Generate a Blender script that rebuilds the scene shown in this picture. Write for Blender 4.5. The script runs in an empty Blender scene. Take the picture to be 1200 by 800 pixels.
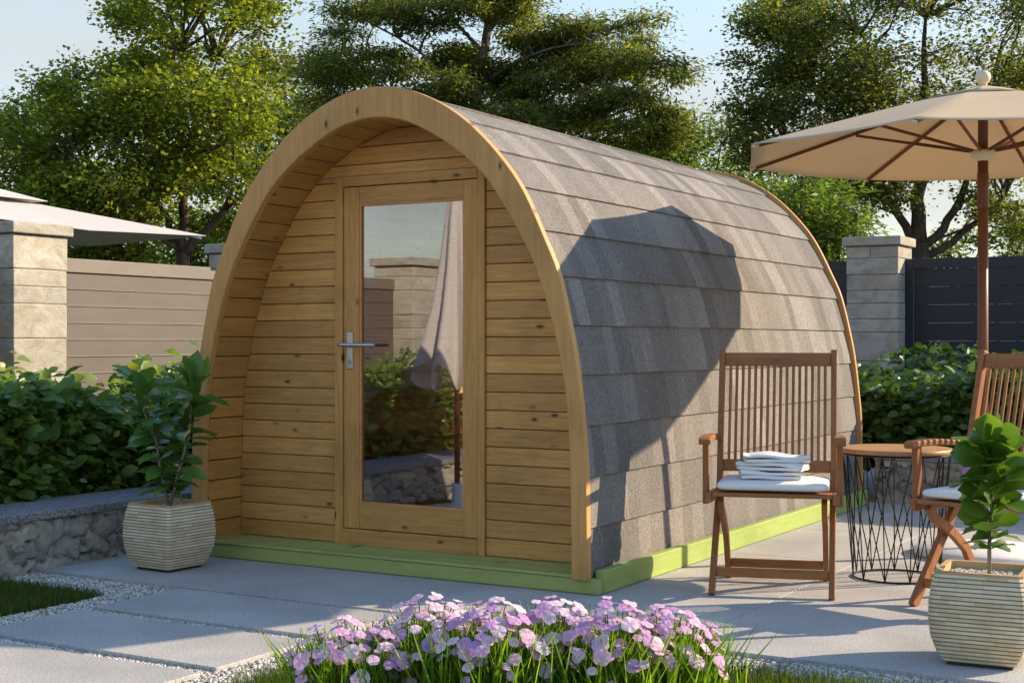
import bpy, bmesh, math, random
import numpy as np
from mathutils import Vector, Matrix
R = math.radians
sc = bpy.context.scene
col = sc.collection

# ------------------------------------------------------------------ camera, sky, sun, exposure
EYE = 1.15
cd = bpy.data.cameras.new('camera'); cam = bpy.data.objects.new('camera', cd); col.objects.link(cam)
cam.location = (0, 0, EYE); cam.rotation_euler = (R(90), 0, 0)
cd.sensor_width = 36; cd.lens = 50.0; cd.clip_start = 0.05; cd.clip_end = 2000
sc.camera = cam
SUN_AZ, SUN_EL = 13.5, 25.5          # degrees from +X towards +Y; height above the horizon
world = bpy.data.worlds.new('World'); sc.world = world; world.use_nodes = True
wn = world.node_tree; wn.nodes.clear()
w_out = wn.nodes.new('ShaderNodeOutputWorld'); w_bg = wn.nodes.new('ShaderNodeBackground')
w_sky = wn.nodes.new('ShaderNodeTexSky'); w_sky.sky_type = 'NISHITA'; w_sky.sun_disc = False
w_sky.sun_elevation = R(SUN_EL); w_sky.sun_rotation = R(90 - SUN_AZ)
w_sky.air_density = 1.5; w_sky.dust_density = 0.4; w_sky.ozone_density = 4.0
w_bg.inputs['Strength'].default_value = 0.152
w_tc = wn.nodes.new('ShaderNodeTexCoord'); w_map = wn.nodes.new('ShaderNodeMapping')
w_map.inputs['Scale'].default_value = (1.0, 1.0, 3.2); w_map.inputs['Location'].default_value = (3.3, 1.2, 0.4)
w_no = wn.nodes.new('ShaderNodeTexNoise'); w_no.inputs['Scale'].default_value = 2.6; w_no.inputs['Detail'].default_value = 7
w_no.inputs['Roughness'].default_value = 0.55
w_rp = wn.nodes.new('ShaderNodeValToRGB'); w_rp.color_ramp.elements[0].position = 0.36; w_rp.color_ramp.elements[1].position = 0.62
w_rp.color_ramp.elements[0].color = (0.58, 0.58, 0.58, 1)
w_rp.color_ramp.elements[1].color = (1.0, 1.0, 1.0, 1)
w_mx = wn.nodes.new('ShaderNodeMix'); w_mx.data_type = 'RGBA'; w_mx.clamp_factor = True; w_mx.inputs['B'].default_value = (2.62, 2.60, 2.58, 1)
wn.links.new(w_tc.outputs['Generated'], w_map.inputs['Vector']); wn.links.new(w_map.outputs['Vector'], w_no.inputs['Vector'])
wn.links.new(w_no.outputs['Fac'], w_rp.inputs['Fac'])
w_sep = wn.nodes.new('ShaderNodeSeparateXYZ'); wn.links.new(w_tc.outputs['Generated'], w_sep.inputs[0])
w_hz = wn.nodes.new('ShaderNodeMapRange'); w_hz.inputs['From Min'].default_value = 0.16; w_hz.inputs['From Max'].default_value = 0.42
w_hz.inputs['To Min'].default_value = 1.0; w_hz.inputs['To Max'].default_value = 0.06          # thin cloud and haze lie low, the zenith is clear
wn.links.new(w_sep.outputs['Z'], w_hz.inputs['Value'])
w_ml = wn.nodes.new('ShaderNodeMath'); w_ml.operation = 'MULTIPLY'
wn.links.new(w_rp.outputs['Color'], w_ml.inputs[0]); wn.links.new(w_hz.outputs['Result'], w_ml.inputs[1]); wn.links.new(w_ml.outputs[0], w_mx.inputs['Factor'])
wn.links.new(w_sky.outputs['Color'], w_mx.inputs['A']); wn.links.new(w_mx.outputs['Result'], w_bg.inputs['Color'])
wn.links.new(w_bg.outputs['Background'], w_out.inputs['Surface'])
sd = bpy.data.lights.new('sun', 'SUN'); sun = bpy.data.objects.new('sun', sd); col.objects.link(sun)
sd.energy = 4.75; sd.angle = R(0.55); sd.color = (1.0, 0.79, 0.54)
sdir = Vector((math.cos(R(SUN_EL)) * math.cos(R(SUN_AZ)), math.cos(R(SUN_EL)) * math.sin(R(SUN_AZ)), math.sin(R(SUN_EL))))
sun.rotation_euler = (-sdir).to_track_quat('-Z', 'Y').to_euler(); sun.location = (8, 2, 6)
sc.view_settings.view_transform = 'Standard'; sc.view_settings.look = 'None'; sc.view_settings.gamma = 1
sc.view_settings.exposure = 0.85
try:
    sc.cycles.max_bounces = 10; sc.cycles.diffuse_bounces = 6; sc.cycles.transparent_max_bounces = 12; sc.cycles.use_denoising = True
except Exception:
    pass

# ------------------------------------------------------------------ frames and helpers
TH = R(30.5)                                            # the cabin's long axis points 30.5 degrees right of the view
FX, FY = math.cos(TH), -math.sin(TH)                    # along the cabin's front
LX, LY = math.sin(TH), math.cos(TH)                     # along its length
C0 = (-0.6816, 7.0638)                                  # ground under the middle of its front
def W(a, l, z=0.0): return Vector((C0[0] + a * FX + l * LX, C0[1] + a * FY + l * LY, z))
MCAB = Matrix.Translation((C0[0], C0[1], 0)) @ Matrix.Rotation(-TH, 4, 'Z')

def tag(o, label=None, cat=None, group=None, kind=None):
    if label: o['label'] = label
    if cat: o['category'] = cat
    if group: o['group'] = group
    if kind: o['kind'] = kind
    return o
def empty(name, loc=(0, 0, 0), rz=0.0):
    o = bpy.data.objects.new(name, None); col.objects.link(o); o.location = loc; o.rotation_euler = (0, 0, rz)
    o.empty_display_size = 0.1; return o
def link(name, me, m=None, parent=None):
    o = bpy.data.objects.new(name, me); col.objects.link(o)
    if m is not None: me.materials.append(m)
    if parent is not None: o.parent = parent
    return o
def bevel(o, w=0.003, seg=2, ang=40):
    b = o.modifiers.new('bevel', 'BEVEL'); b.width = w; b.segments = seg; b.limit_method = 'ANGLE'; b.angle_limit = R(ang)
    b.harden_normals = False; return o
def np_mesh(name, V, F, smooth=False, uv=None):
    """V (n,3), F (m,k) -> mesh"""
    V = np.ascontiguousarray(V, dtype=np.float32); F = np.ascontiguousarray(F, dtype=np.int32)
    me = bpy.data.meshes.new(name); m, k = F.shape
    me.vertices.add(len(V)); me.vertices.foreach_set('co', V.ravel())
    me.loops.add(m * k); me.loops.foreach_set('vertex_index', F.ravel())
    me.polygons.add(m); me.polygons.foreach_set('loop_start', np.arange(0, m * k, k, dtype=np.int32))
    me.polygons.foreach_set('loop_total', np.full(m, k, dtype=np.int32))
    if smooth: me.polygons.foreach_set('use_smooth', np.ones(m, dtype=bool))
    me.update(calc_edges=True)
    if uv is not None:
        l = me.uv_layers.new(name='uv'); l.data.foreach_set('uv', np.ascontiguousarray(uv[F.ravel()], dtype=np.float32).ravel())
    me.validate(); return me

class MB:
    def __init__(s): s.v = []; s.f = []; s.sm = []
    def add(s, vs, fs, smooth=False, M=None):
        b = len(s.v)
        for p in vs: s.v.append(tuple(M @ Vector(p)) if M is not None else tuple(p))
        for f in fs: s.f.append([i + b for i in f]); s.sm.append(smooth)
        return s
    def box(s, x0, x1, y0, y1, z0, z1, M=None):
        vs = [(x0, y0, z0), (x1, y0, z0), (x1, y1, z0), (x0, y1, z0), (x0, y0, z1), (x1, y0, z1), (x1, y1, z1), (x0, y1, z1)]
        return s.add(vs, [(0, 3, 2, 1), (4, 5, 6, 7), (0, 1, 5, 4), (1, 2, 6, 5), (2, 3, 7, 6), (3, 0, 4, 7)], False, M)
    def bar(s, p, q, w, h, up=(0, 0, 1)):
        p = Vector(p); q = Vector(q); d = (q - p); L = d.length; d.normalize()
        u = Vector(up); x = d.cross(u)
        if x.length < 1e-4: x = d.cross(Vector((1, 0, 0)))
        x.normalize(); y = x.cross(d)
        M = Matrix((x, d, y)).transposed().to_4x4(); M.translation = p
        return s.box(-w / 2, w / 2, 0, L, -h / 2, h / 2, M)
    def sweep(s, pts, w, h, side):
        """rectangular section swept along pts; side = the direction of w"""
        n = len(pts); P = [Vector(p) for p in pts]; side = Vector(side).normalized(); vs = []
        for i in range(n):
            d = (P[min(i + 1, n - 1)] - P[max(i - 1, 0)]).normalized(); y = side.cross(d).normalized()
            for a, b in ((-1, -1), (1, -1), (1, 1), (-1, 1)): vs.append(P[i] + side * (a * w / 2) + y * (b * h / 2))
        fs = [(3, 2, 1, 0), tuple(4 * (n - 1) + k for k in range(4))]
        for i in range(n - 1):
            for k in range(4): fs.append((4 * i + k, 4 * i + (k + 1) % 4, 4 * i + 4 + (k + 1) % 4, 4 * i + 4 + k))
        return s.add(vs, fs)
    def tube(s, pts, rad, n=8, cap=True):
        P = [Vector(p) for p in pts]; m = len(P)
        rr = rad if isinstance(rad, (list, tuple)) else [rad] * m; vs = []; x = None
        for i in range(m):
            d = (P[min(i + 1, m - 1)] - P[max(i - 1, 0)])
            d = d.normalized() if d.length > 1e-9 else Vector((0, 0, 1))
            if x is None:
                x = d.cross(Vector((0, 0, 1)))
                if x.length < 1e-3: x = d.cross(Vector((1, 0, 0)))
            x = (x - d * x.dot(d)).normalized(); y = d.cross(x)
            for k in range(n):
                a = 2 * math.pi * k / n; vs.append(P[i] + (x * math.cos(a) + y * math.sin(a)) * rr[i])
        fs = []
        for i in range(m - 1):
            for k in range(n): fs.append((i * n + k, i * n + (k + 1) % n, (i + 1) * n + (k + 1) % n, (i + 1) * n + k))
        s.add(vs, fs, True)
        if cap: b = len(s.v) - len(vs); s.f.append([b + k for k in reversed(range(n))]); s.sm.append(False); s.f.append([b + (m - 1) * n + k for k in range(n)]); s.sm.append(False)
        return s
    def lathe(s, prof, n=24, c=(0, 0, 0), ang=None):
        """prof = [(r,z)...]"""
        vs = []; m = len(prof)
        for r, z in prof:
            for k in range(n):
                a = 2 * math.pi * k / n; vs.append((c[0] + r * math.cos(a), c[1] + r * math.sin(a), c[2] + z))
        fs = []
        for i in range(m - 1):
            for k in range(n): fs.append((i * n + k, i * n + (k + 1) % n, (i + 1) * n + (k + 1) % n, (i + 1) * n + k))
        s.add(vs, fs, True); b = len(s.v) - len(vs)
        s.f.append([b + k for k in reversed(range(n))]); s.sm.append(False)
        s.f.append([b + (m - 1) * n + k for k in range(n)]); s.sm.append(False); return s
    def build(s, name, m=None, parent=None):
        me = bpy.data.meshes.new(name); me.from_pydata(s.v, [], s.f)
        me.polygons.foreach_set('use_smooth', s.sm); me.update()
        return link(name, me, m, parent)

# ------------------------------------------------------------------ materials
def nd(nt, typ, ins=None, **props):
    n = nt.nodes.new(typ)
    for k, v in props.items(): setattr(n, k, v)
    for k, v in (ins or {}).items():
        if hasattr(v, 'is_output'): nt.links.new(v, n.inputs[k])
        else: n.inputs[k].default_value = v
    return n
def mat(name, base=(.5, .5, .5), rough=.6, metal=0.0, spec=.5):
    m = bpy.data.materials.new(name); m.use_nodes = True; nt = m.node_tree; b = nt.nodes['Principled BSDF']
    b.inputs['Base Color'].default_value = (*base, 1); b.inputs['Roughness'].default_value = rough
    b.inputs['Metallic'].default_value = metal; b.inputs['Specular IOR Level'].default_value = spec
    return m, nt, b
def ramp(nt, fac, stops):
    r = nd(nt, 'ShaderNodeValToRGB', {'Fac': fac}); cr = r.color_ramp
    while len(cr.elements) < len(stops): cr.elements.new(0.5)
    for e, (p, c) in zip(cr.elements, stops):
        e.position = p; e.color = (c, c, c, 1) if not hasattr(c, '__len__') else (*c, 1)
    return r.outputs['Color']
def mixc(nt, fac, a, b, mode='MIX'):
    n = nd(nt, 'ShaderNodeMix', None, data_type='RGBA', blend_type=mode)
    for k, v in (('Factor', fac), ('A', a), ('B', b)):
        if hasattr(v, 'is_output'): nt.links.new(v, n.inputs[k])
        else: n.inputs[k].default_value = v if k == 'Factor' else (*v, 1)
    return n.outputs['Result']
def math_(nt, op, a, b=0.0):
    n = nd(nt, 'ShaderNodeMath', None, operation=op)
    for i, v in enumerate((a, b)):
        if hasattr(v, 'is_output'): nt.links.new(v, n.inputs[i])
        else: n.inputs[i].default_value = v
    return n.outputs[0]
def coords(nt, scale=(1, 1, 1), island=0.0, kind='Object'):
    tc = nd(nt, 'ShaderNodeTexCoord'); v = tc.outputs[kind]
    if island:
        g = nd(nt, 'ShaderNodeNewGeometry')
        a = nd(nt, 'ShaderNodeVectorMath', {0: v}, operation='ADD')
        w = nd(nt, 'ShaderNodeVectorMath', {0: (37.0, 51.0, 43.0)}, operation='SCALE'); nt.links.new(g.outputs['Random Per Island'], w.inputs['Scale'])
        nt.links.new(w.outputs[0], a.inputs[1]); v = a.outputs[0]
    return nd(nt, 'ShaderNodeMapping', {'Vector': v, 'Scale': scale}).outputs['Vector']
def noise(nt, vec, scale, detail=4, rough=.5, dist=0.0):
    return nd(nt, 'ShaderNodeTexNoise', {'Vector': vec, 'Scale': scale, 'Detail': detail, 'Roughness': rough, 'Distortion': dist}).outputs['Fac']
def bump(nt, b, h, strength=.3, dist=.01):
    n = nd(nt, 'ShaderNodeBump', {'Height': h, 'Strength': strength, 'Distance': dist}); nt.links.new(n.outputs['Normal'], b.inputs['Normal'])

def wood(name, c1, c2, axis=0, knots=0.0, depth=1, rough=.55, knotc=(.10, .045, .02), vary=.25, grain=1.0, spec=.35):
    m, nt, b = mat(name, rough=rough, spec=spec)
    s = [16 * grain] * 3; s[axis] = 1.1 * grain
    v = coords(nt, tuple(s), island=1.0)
    n1 = noise(nt, v, 1.6, 5, .6, 1.2); n2 = noise(nt, v, 7.0, 3, .6, .4)
    g = mixc(nt, .5, n1, n2); c = ramp(nt, g, [(.34, c2), (.60, c1)])
    geo = nd(nt, 'ShaderNodeNewGeometry')
    hv = ramp(nt, geo.outputs['Random Per Island'], [(0, 1 - vary), (1, 1 + vary * .35)])
    c = mixc(nt, 1.0, c, hv, 'MULTIPLY')
    wx = noise(nt, coords(nt), 1.9, 5, .65); c = mixc(nt, 1.0, c, ramp(nt, wx, [(.30, (.80, .80, .82)), (.5, (1, 1, 1)), (.72, (1.06, 1.04, 1.0))]), 'MULTIPLY')
    if knots:
        ks = [12.0] * 3; ks[axis] = 5.6
        if depth is not None and depth != axis: ks[depth] = .4
        kv = coords(nt, tuple(ks), island=1.0)
        vo = nd(nt, 'ShaderNodeTexVoronoi', {'Vector': kv, 'Scale': 1.0, 'Randomness': 1.0})
        sel = math_(nt, 'GREATER_THAN', nd(nt, 'ShaderNodeSeparateColor', {'Color': vo.outputs['Color']}).outputs[0], 1 - knots)
        warp = noise(nt, v, 3.0, 2)
        dd = math_(nt, 'ADD', vo.outputs['Distance'], math_(nt, 'MULTIPLY', math_(nt, 'SUBTRACT', warp, .5), .08))
        kf = ramp(nt, dd, [(.05, 1.0), (.085, .8), (.12, .3), (.20, 0.0)])
        c = mixc(nt, math_(nt, 'MULTIPLY', kf, sel), c, knotc)
    nt.links.new(c, b.inputs['Base Color']); bump(nt, b, g, .25, .004)
    return m
def leafmat(name, dark, light, trans=.35, rough=.45, tint=(1.25, 1.25, .5), spec=.4):
    m, nt, b = mat(name, rough=rough, spec=spec)
    geo = nd(nt, 'ShaderNodeNewGeometry')
    c = ramp(nt, geo.outputs['Random Per Island'], [(0, dark), (.62, tuple((a + q) / 2 for a, q in zip(dark, light))), (.93, light), (1, (min(light[0] * 1.6, .6), light[1] * 1.12, light[2]))])
    nt.links.new(c, b.inputs['Base Color'])
    t = nd(nt, 'ShaderNodeBsdfTranslucent'); nt.links.new(mixc(nt, 1.0, c, tint, 'MULTIPLY'), t.inputs['Color'])
    mx = nd(nt, 'ShaderNodeMixShader', {'Fac': trans}); out = nt.nodes['Material Output']
    nt.links.new(b.outputs[0], mx.inputs[1]); nt.links.new(t.outputs[0], mx.inputs[2]); nt.links.new(mx.outputs[0], out.inputs['Surface'])
    return m
def speckle(name, a, b_, c, scale, rough=.8, bmp=.15, stain=.12):
    m, nt, b = mat(name, rough=rough, spec=.25); v = coords(nt)
    n = noise(nt, v, scale, 2, .7); cc = ramp(nt, n, [(.30, a), (.5, b_), (.70, c)])
    isl = nd(nt, 'ShaderNodeNewGeometry').outputs['Random Per Island']; cc = mixc(nt, 1.0, cc, ramp(nt, isl, [(0, .92), (1, 1.05)]), 'MULTIPLY')
    st = noise(nt, v, 1.7, 5, .6); cc = mixc(nt, 1.0, cc, ramp(nt, st, [(.3, 1 - stain), (.7, 1 + stain * .4)]), 'MULTIPLY')
    nt.links.new(cc, b.inputs['Base Color']); bump(nt, b, n, bmp, .003); return m
M = {}
M['pine'] = wood('pine_across', (.66, .355, .110), (.46, .23, .064), 0, .62, vary=.26)
M['pine_long'] = wood('pine_lengthwise', (.55, .285, .080), (.40, .19, .048), 1, .7, depth=None, vary=.20)
M['pine_up'] = wood('pine_upright', (.64, .345, .105), (.47, .23, .062), 2, .6, vary=.1)
M['pine_arch'] = wood('pine_arch', (.58, .32, .108), (.45, .235, .072), 2, .65, vary=.03, grain=.45)
M['pine_dark'] = wood('pine_indoors', (.66, .31, .125), (.50, .20, .075), 0, .22, vary=.2)
M['pine_in'] = wood('pine_lining_indoors', (.55, .30, .12), (.42, .21, .075), 1, .5, depth=None, vary=.18)
M['green'] = wood('green_treated_timber', (.40, .445, .145), (.32, .365, .105), 0, .35, knotc=(.13, .16, .05), vary=.08)
M['green_long'] = wood('green_treated_timber_long', (.36, .46, .13), (.29, .39, .10), 1, .15, knotc=(.13, .16, .05), vary=.08)
TC = ((.40, .165, .055), (.25, .09, .030))
M['teak_x'] = wood('teak_across', *TC, 0, vary=.18, grain=1.5, rough=.45)
M['teak_y'] = wood('teak_deep', *TC, 1, vary=.18, grain=1.5, rough=.45)
M['teak_z'] = wood('teak_upright', *TC, 2, vary=.22, grain=1.5, rough=.45)
M['tabletop'] = wood('oiled_tabletop', (.50, .30, .13), (.38, .21, .08), 0, vary=.15, rough=.4)
M['pole'] = wood('stained_pole', (.20, .075, .035), (.12, .042, .02), 2, vary=.02, grain=1.3, rough=.4)

def shingle_mat():
    m, nt, b = mat('bitumen_shingle', rough=.9, spec=.15)
    uv = nd(nt, 'ShaderNodeUVMap', None, uv_map='uv'); sep = nd(nt, 'ShaderNodeSeparateXYZ', {'Vector': uv.outputs['UV']})
    row = math_(nt, 'FLOOR', math_(nt, 'ADD', sep.outputs[1], .0005))
    rr = nd(nt, 'ShaderNodeTexWhiteNoise', {'W': row}, noise_dimensions='1D').outputs['Value']
    x = math_(nt, 'ADD', math_(nt, 'MULTIPLY', sep.outputs[0], 7.6), math_(nt, 'MULTIPLY', rr, 9.0))
    warp = nd(nt, 'ShaderNodeTexNoise', {'W': math_(nt, 'MULTIPLY', x, .45), 'Scale': 1.0, 'Detail': 0}, noise_dimensions='1D').outputs['Fac']
    xx = math_(nt, 'ADD', x, math_(nt, 'MULTIPLY', warp, .8))
    cmb = nd(nt, 'ShaderNodeCombineXYZ', {'X': math_(nt, 'FLOOR', xx), 'Y': row})
    t = nd(nt, 'ShaderNodeTexWhiteNoise', {'Vector': cmb.outputs[0]}, noise_dimensions='2D').outputs['Value']
    v = coords(nt); g = noise(nt, v, 120, 3, .85); g2 = noise(nt, v, 45, 3, .7); big = noise(nt, v, 1.6, 4)
    tone = ramp(nt, t, [(0, (.148, .139, .133)), (.3, (.175, .165, .157)), (.7, (.203, .191, .182)), (1, (.247, .233, .222))])
    c = mixc(nt, 1.0, tone, ramp(nt, g, [(.32, .55), (.5, 1.0), (.68, 1.6)]), 'MULTIPLY')
    c = mixc(nt, 1.0, c, ramp(nt, g2, [(.3, .85), (.7, 1.12)]), 'MULTIPLY')
    c = mixc(nt, 1.0, c, ramp(nt, big, [(.3, .88), (.7, 1.08)]), 'MULTIPLY')
    nt.links.new(c, b.inputs['Base Color']); bump(nt, b, g, .5, .004); return m
M['shingle'] = shingle_mat()
M['paving'] = speckle('granite_paving', (.30, .29, .28), (.43, .42, .41), (.57, .56, .54), 100, stain=.22)
M['coping'] = speckle('speckled_coping', (.06, .06, .065), (.23, .22, .23), (.50, .48, .48), 120, bmp=.1)
M['joint'] = speckle('joint_sand', (.10, .09, .08), (.16, .15, .13), (.22, .20, .18), 120)
M['gravel_bed'] = speckle('gravel_bed', (.16, .15, .13), (.42, .40, .36), (.62, .60, .56), 120, bmp=.6)
M['soil'] = speckle('garden_soil', (.03, .022, .015), (.055, .04, .028), (.09, .065, .045), 40, bmp=.8)
M['meadow'] = speckle('meadow_ground', (.035, .055, .015), (.06, .08, .025), (.09, .10, .04), 6, bmp=.5)
M['canvas'], nt, b = mat('beige_canvas', (.74, .62, .44), .85, spec=.2)
v = coords(nt); n_ = noise(nt, v, 420, 2); bump(nt, b, n_, .15, .002)
nt.links.new(ramp(nt, noise(nt, v, 2.2, 4), [(.3, (.70, .58, .41)), (.7, (.77, .65, .47))]), b.inputs['Base Color'])
t_ = nd(nt, 'ShaderNodeBsdfTranslucent', {'Color': (.80, .60, .36, 1)}); mx_ = nd(nt, 'ShaderNodeMixShader', {'Fac': .35})
nt.links.new(b.outputs[0], mx_.inputs[1]); nt.links.new(t_.outputs[0], mx_.inputs[2]); nt.links.new(mx_.outputs[0], nt.nodes['Material Output'].inputs['Surface'])
def cloth(name, c, trans=0.0):
    m, nt, b = mat(name, c, .9, spec=.2); v = coords(nt); bump(nt, b, noise(nt, v, 260, 3, .7), .3, .003)
    if trans:
        t = nd(nt, 'ShaderNodeBsdfTranslucent', {'Color': (*c, 1)}); mx = nd(nt, 'ShaderNodeMixShader', {'Fac': trans})
        nt.links.new(b.outputs[0], mx.inputs[1]); nt.links.new(t.outputs[0], mx.inputs[2]); nt.links.new(mx.outputs[0], nt.nodes['Material Output'].inputs['Surface'])
    return m
M['white_cloth'] = cloth('white_cotton', (.80, .80, .80)); M['cushion'] = cloth('white_cushion', (.78, .77, .75))
M['purple'] = cloth('purple_cloth', (.46, .20, .52)); M['white_canvas'] = cloth('white_canvas', (.60, .575, .57), .15)
M['wire'], nt, b = mat('black_wire', (.018, .017, .018), .45, .6)
M['cream'], nt, b = mat('cream_plastic', (.72, .62, .44), .45)
M['steel'], nt, b = mat('brushed_steel', (.50, .53, .58), .32, 1.0)
bump(nt, b, noise(nt, coords(nt, (200, 4, 4)), 2, 3), .08, .001)
M['dark'], nt, b = mat('dark_rubber', (.03, .028, .026), .7)
M['white_stone'] = speckle('white_parasol_base', (.62, .61, .60), (.72, .71, .70), (.80, .79, .78), 90, rough=.55, bmp=.05)

def fencemat(name, c, rough):
    m, nt, b = mat(name, c, rough); v = coords(nt, (1, 1, 3)); n = noise(nt, v, 3, 4)
    nt.links.new(mixc(nt, 1.0, c, ramp(nt, n, [(.3, .9), (.7, 1.08)]), 'MULTIPLY'), b.inputs['Base Color'])
    nt.links.new(ramp(nt, noise(nt, v, 14, 3), [(.3, rough - .08), (.7, rough + .1)]), b.inputs['Roughness']); return m
M['taupe'] = fencemat('taupe_fence_paint', (.105, .091, .080), .55); M['taupe_rail'] = fencemat('taupe_rail_paint', (.17, .148, .13), .55)
M['anthracite'] = fencemat('anthracite_fence_paint', (.017, .021, .032), .5)

def stonemat(name, cs, scale=7.0):
    m, nt, b = mat(name, rough=.88, spec=.2); v = coords(nt, (1, 1, 1.5), island=1.0)
    geo = nd(nt, 'ShaderNodeNewGeometry')
    n1 = noise(nt, v, scale, 8, .62, .6); n2 = noise(nt, v, scale * .35, 5, .6, 2.0); n3 = noise(nt, v, 70, 3, .7)
    c = ramp(nt, n1, [(.28, cs[0]), (.5, cs[1]), (.72, cs[2])])
    c = mixc(nt, ramp(nt, n2, [(.52, 0.0), (.68, .55)]), c, cs[3])
    c = mixc(nt, 1.0, c, ramp(nt, geo.outputs['Random Per Island'], [(0, .85), (1, 1.1)]), 'MULTIPLY')
    nt.links.new(c, b.inputs['Base Color'])
    h = mixc(nt, .35, n1, n3); bump(nt, b, h, .8, .02); return m
M['limestone'] = stonemat('limestone', ((.29, .265, .215), (.43, .405, .35), (.53, .505, .45), (.40, .305, .195)))
def rubblemat():
    m, nt, b = mat('rubble_stone', rough=.9, spec=.2); v = coords(nt)
    a = nd(nt, 'ShaderNodeAttribute', None, attribute_name='stone')
    sp = nd(nt, 'ShaderNodeSeparateColor', {'Color': a.outputs['Color']})
    n1 = noise(nt, v, 22, 7, .65, .5); n2 = noise(nt, v, 110, 3, .7)
    c = ramp(nt, n1, [(.28, (.19, .185, .165)), (.5, (.33, .32, .29)), (.74, (.47, .45, .41))])
    c = mixc(nt, 1.0, c, ramp(nt, sp.outputs[0], [(0, (.75, .77, .78)), (.5, (1.0, .97, .92)), (1, (1.22, 1.12, 1.0))]), 'MULTIPLY')
    c = mixc(nt, sp.outputs[1], c, (.13, .12, .105))
    nt.links.new(c, b.inputs['Base Color']); bump(nt, b, mixc(nt, .3, n1, n2), .7, .012); return m
M['rubble'] = rubblemat()
def potmat():
    m, nt, b = mat('bamboo_strip_pot', rough=.6, spec=.3)
    uv = nd(nt, 'ShaderNodeUVMap', None, uv_map='uv'); sep = nd(nt, 'ShaderNodeSeparateXYZ', {'Vector': uv.outputs['UV']})
    row = math_(nt, 'FLOOR', sep.outputs[1]); fr = math_(nt, 'FRACT', sep.outputs[1])
    rr = nd(nt, 'ShaderNodeTexWhiteNoise', {'W': row}, noise_dimensions='1D').outputs['Value']
    x = math_(nt, 'ADD', math_(nt, 'MULTIPLY', sep.outputs[0], 17.0), math_(nt, 'MULTIPLY', rr, 5.0))
    t = nd(nt, 'ShaderNodeTexWhiteNoise', {'Vector': nd(nt, 'ShaderNodeCombineXYZ', {'X': math_(nt, 'FLOOR', x), 'Y': row}).outputs[0]}, noise_dimensions='2D').outputs['Value']
    fx = math_(nt, 'FRACT', x)
    c = ramp(nt, t, [(0, (.58, .48, .31)), (.5, (.68, .58, .40)), (1, (.76, .67, .49))])
    c = mixc(nt, ramp(nt, fx, [(0, .45), (.04, 0.0)]), c, (.30, .21, .11))
    gap = ramp(nt, fr, [(.0, 1.0), (.14, .7), (.26, 0.0), (.78, 0.0), (1, 1.0)])
    c = mixc(nt, math_(nt, 'MULTIPLY', gap, .75), c, (.22, .15, .08))
    n = noise(nt, coords(nt, (1, 1, 1)), 9, 5)
    c = mixc(nt, ramp(nt, n, [(.5, 0.0), (.72, .4)]), c, (.40, .26, .14))
    nt.links.new(c, b.inputs['Base Color']); return m
M['pot'] = potmat()
M['pot_rim'] = wood('pot_rim', (.58, .40, .22), (.46, .30, .15), 0, vary=.05)
def glassmat():
    m = bpy.data.materials.new('door_glass'); m.use_nodes = True; nt = m.node_tree; nt.nodes.clear()
    out = nd(nt, 'ShaderNodeOutputMaterial'); tr = nd(nt, 'ShaderNodeBsdfTransparent', {'Color': (.96, .97, .97, 1)})
    gl = nd(nt, 'ShaderNodeBsdfGlossy', {'Color': (.95, .97, 1.0, 1), 'Roughness': 0.0})
    lw = nd(nt, 'ShaderNodeFresnel', {'IOR': 1.5})
    f = math_(nt, 'ADD', math_(nt, 'MULTIPLY', lw.outputs[0], 1.4), .115)
    mx = nd(nt, 'ShaderNodeMixShader', {'Fac': f}); nt.links.new(tr.outputs[0], mx.inputs[1]); nt.links.new(gl.outputs[0], mx.inputs[2])
    nt.links.new(mx.outputs[0], out.inputs['Surface']); return m
M['glass'] = glassmat()
M['bark'], nt, b = mat('bark', rough=.9, spec=.15)
v = coords(nt, (1, 1, .25)); n_ = noise(nt, v, 22, 6, .65)
nt.links.new(ramp(nt, n_, [(.3, (.045, .034, .026)), (.7, (.13, .10, .078))]), b.inputs['Base Color']); bump(nt, b, n_, .8, .02)
M['bark_grey'], nt, b = mat('grey_bark', rough=.9, spec=.15)
v = coords(nt, (1, 1, .25)); n_ = noise(nt, v, 20, 6, .65)
nt.links.new(ramp(nt, n_, [(.3, (.12, .105, .095)), (.7, (.27, .245, .225))]), b.inputs['Base Color']); bump(nt, b, n_, .8, .02)
M['bark_pale'], nt, b = mat('pale_bark', rough=.9, spec=.15)
v = coords(nt, (1, 1, .3)); n_ = noise(nt, v, 30, 5, .6)
nt.links.new(ramp(nt, n_, [(.3, (.17, .13, .10)), (.7, (.36, .31, .26))]), b.inputs['Base Color']); bump(nt, b, n_, .6, .01)

# ------------------------------------------------------------------ ground
g = MB(); g.add([(-400, -200, -.075), (400, -200, -.075), (400, 800, -.075), (-400, 800, -.075)], [(0, 1, 2, 3)])
tag(g.build('ground', M['meadow']), kind='structure')
PT = .055                                                             # thickness of the paving
# gravel bed under and round the path
g = MB(); g.add([(-4.0, -6.0, -.021), (5.2, -6.0, -.021), (5.2, -.7, -.021), (-4.0, -.7, -.021)], [(0, 1, 2, 3)], M=MCAB)
tag(g.build('gravel_bed', M['gravel_bed']), kind='structure')
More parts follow.
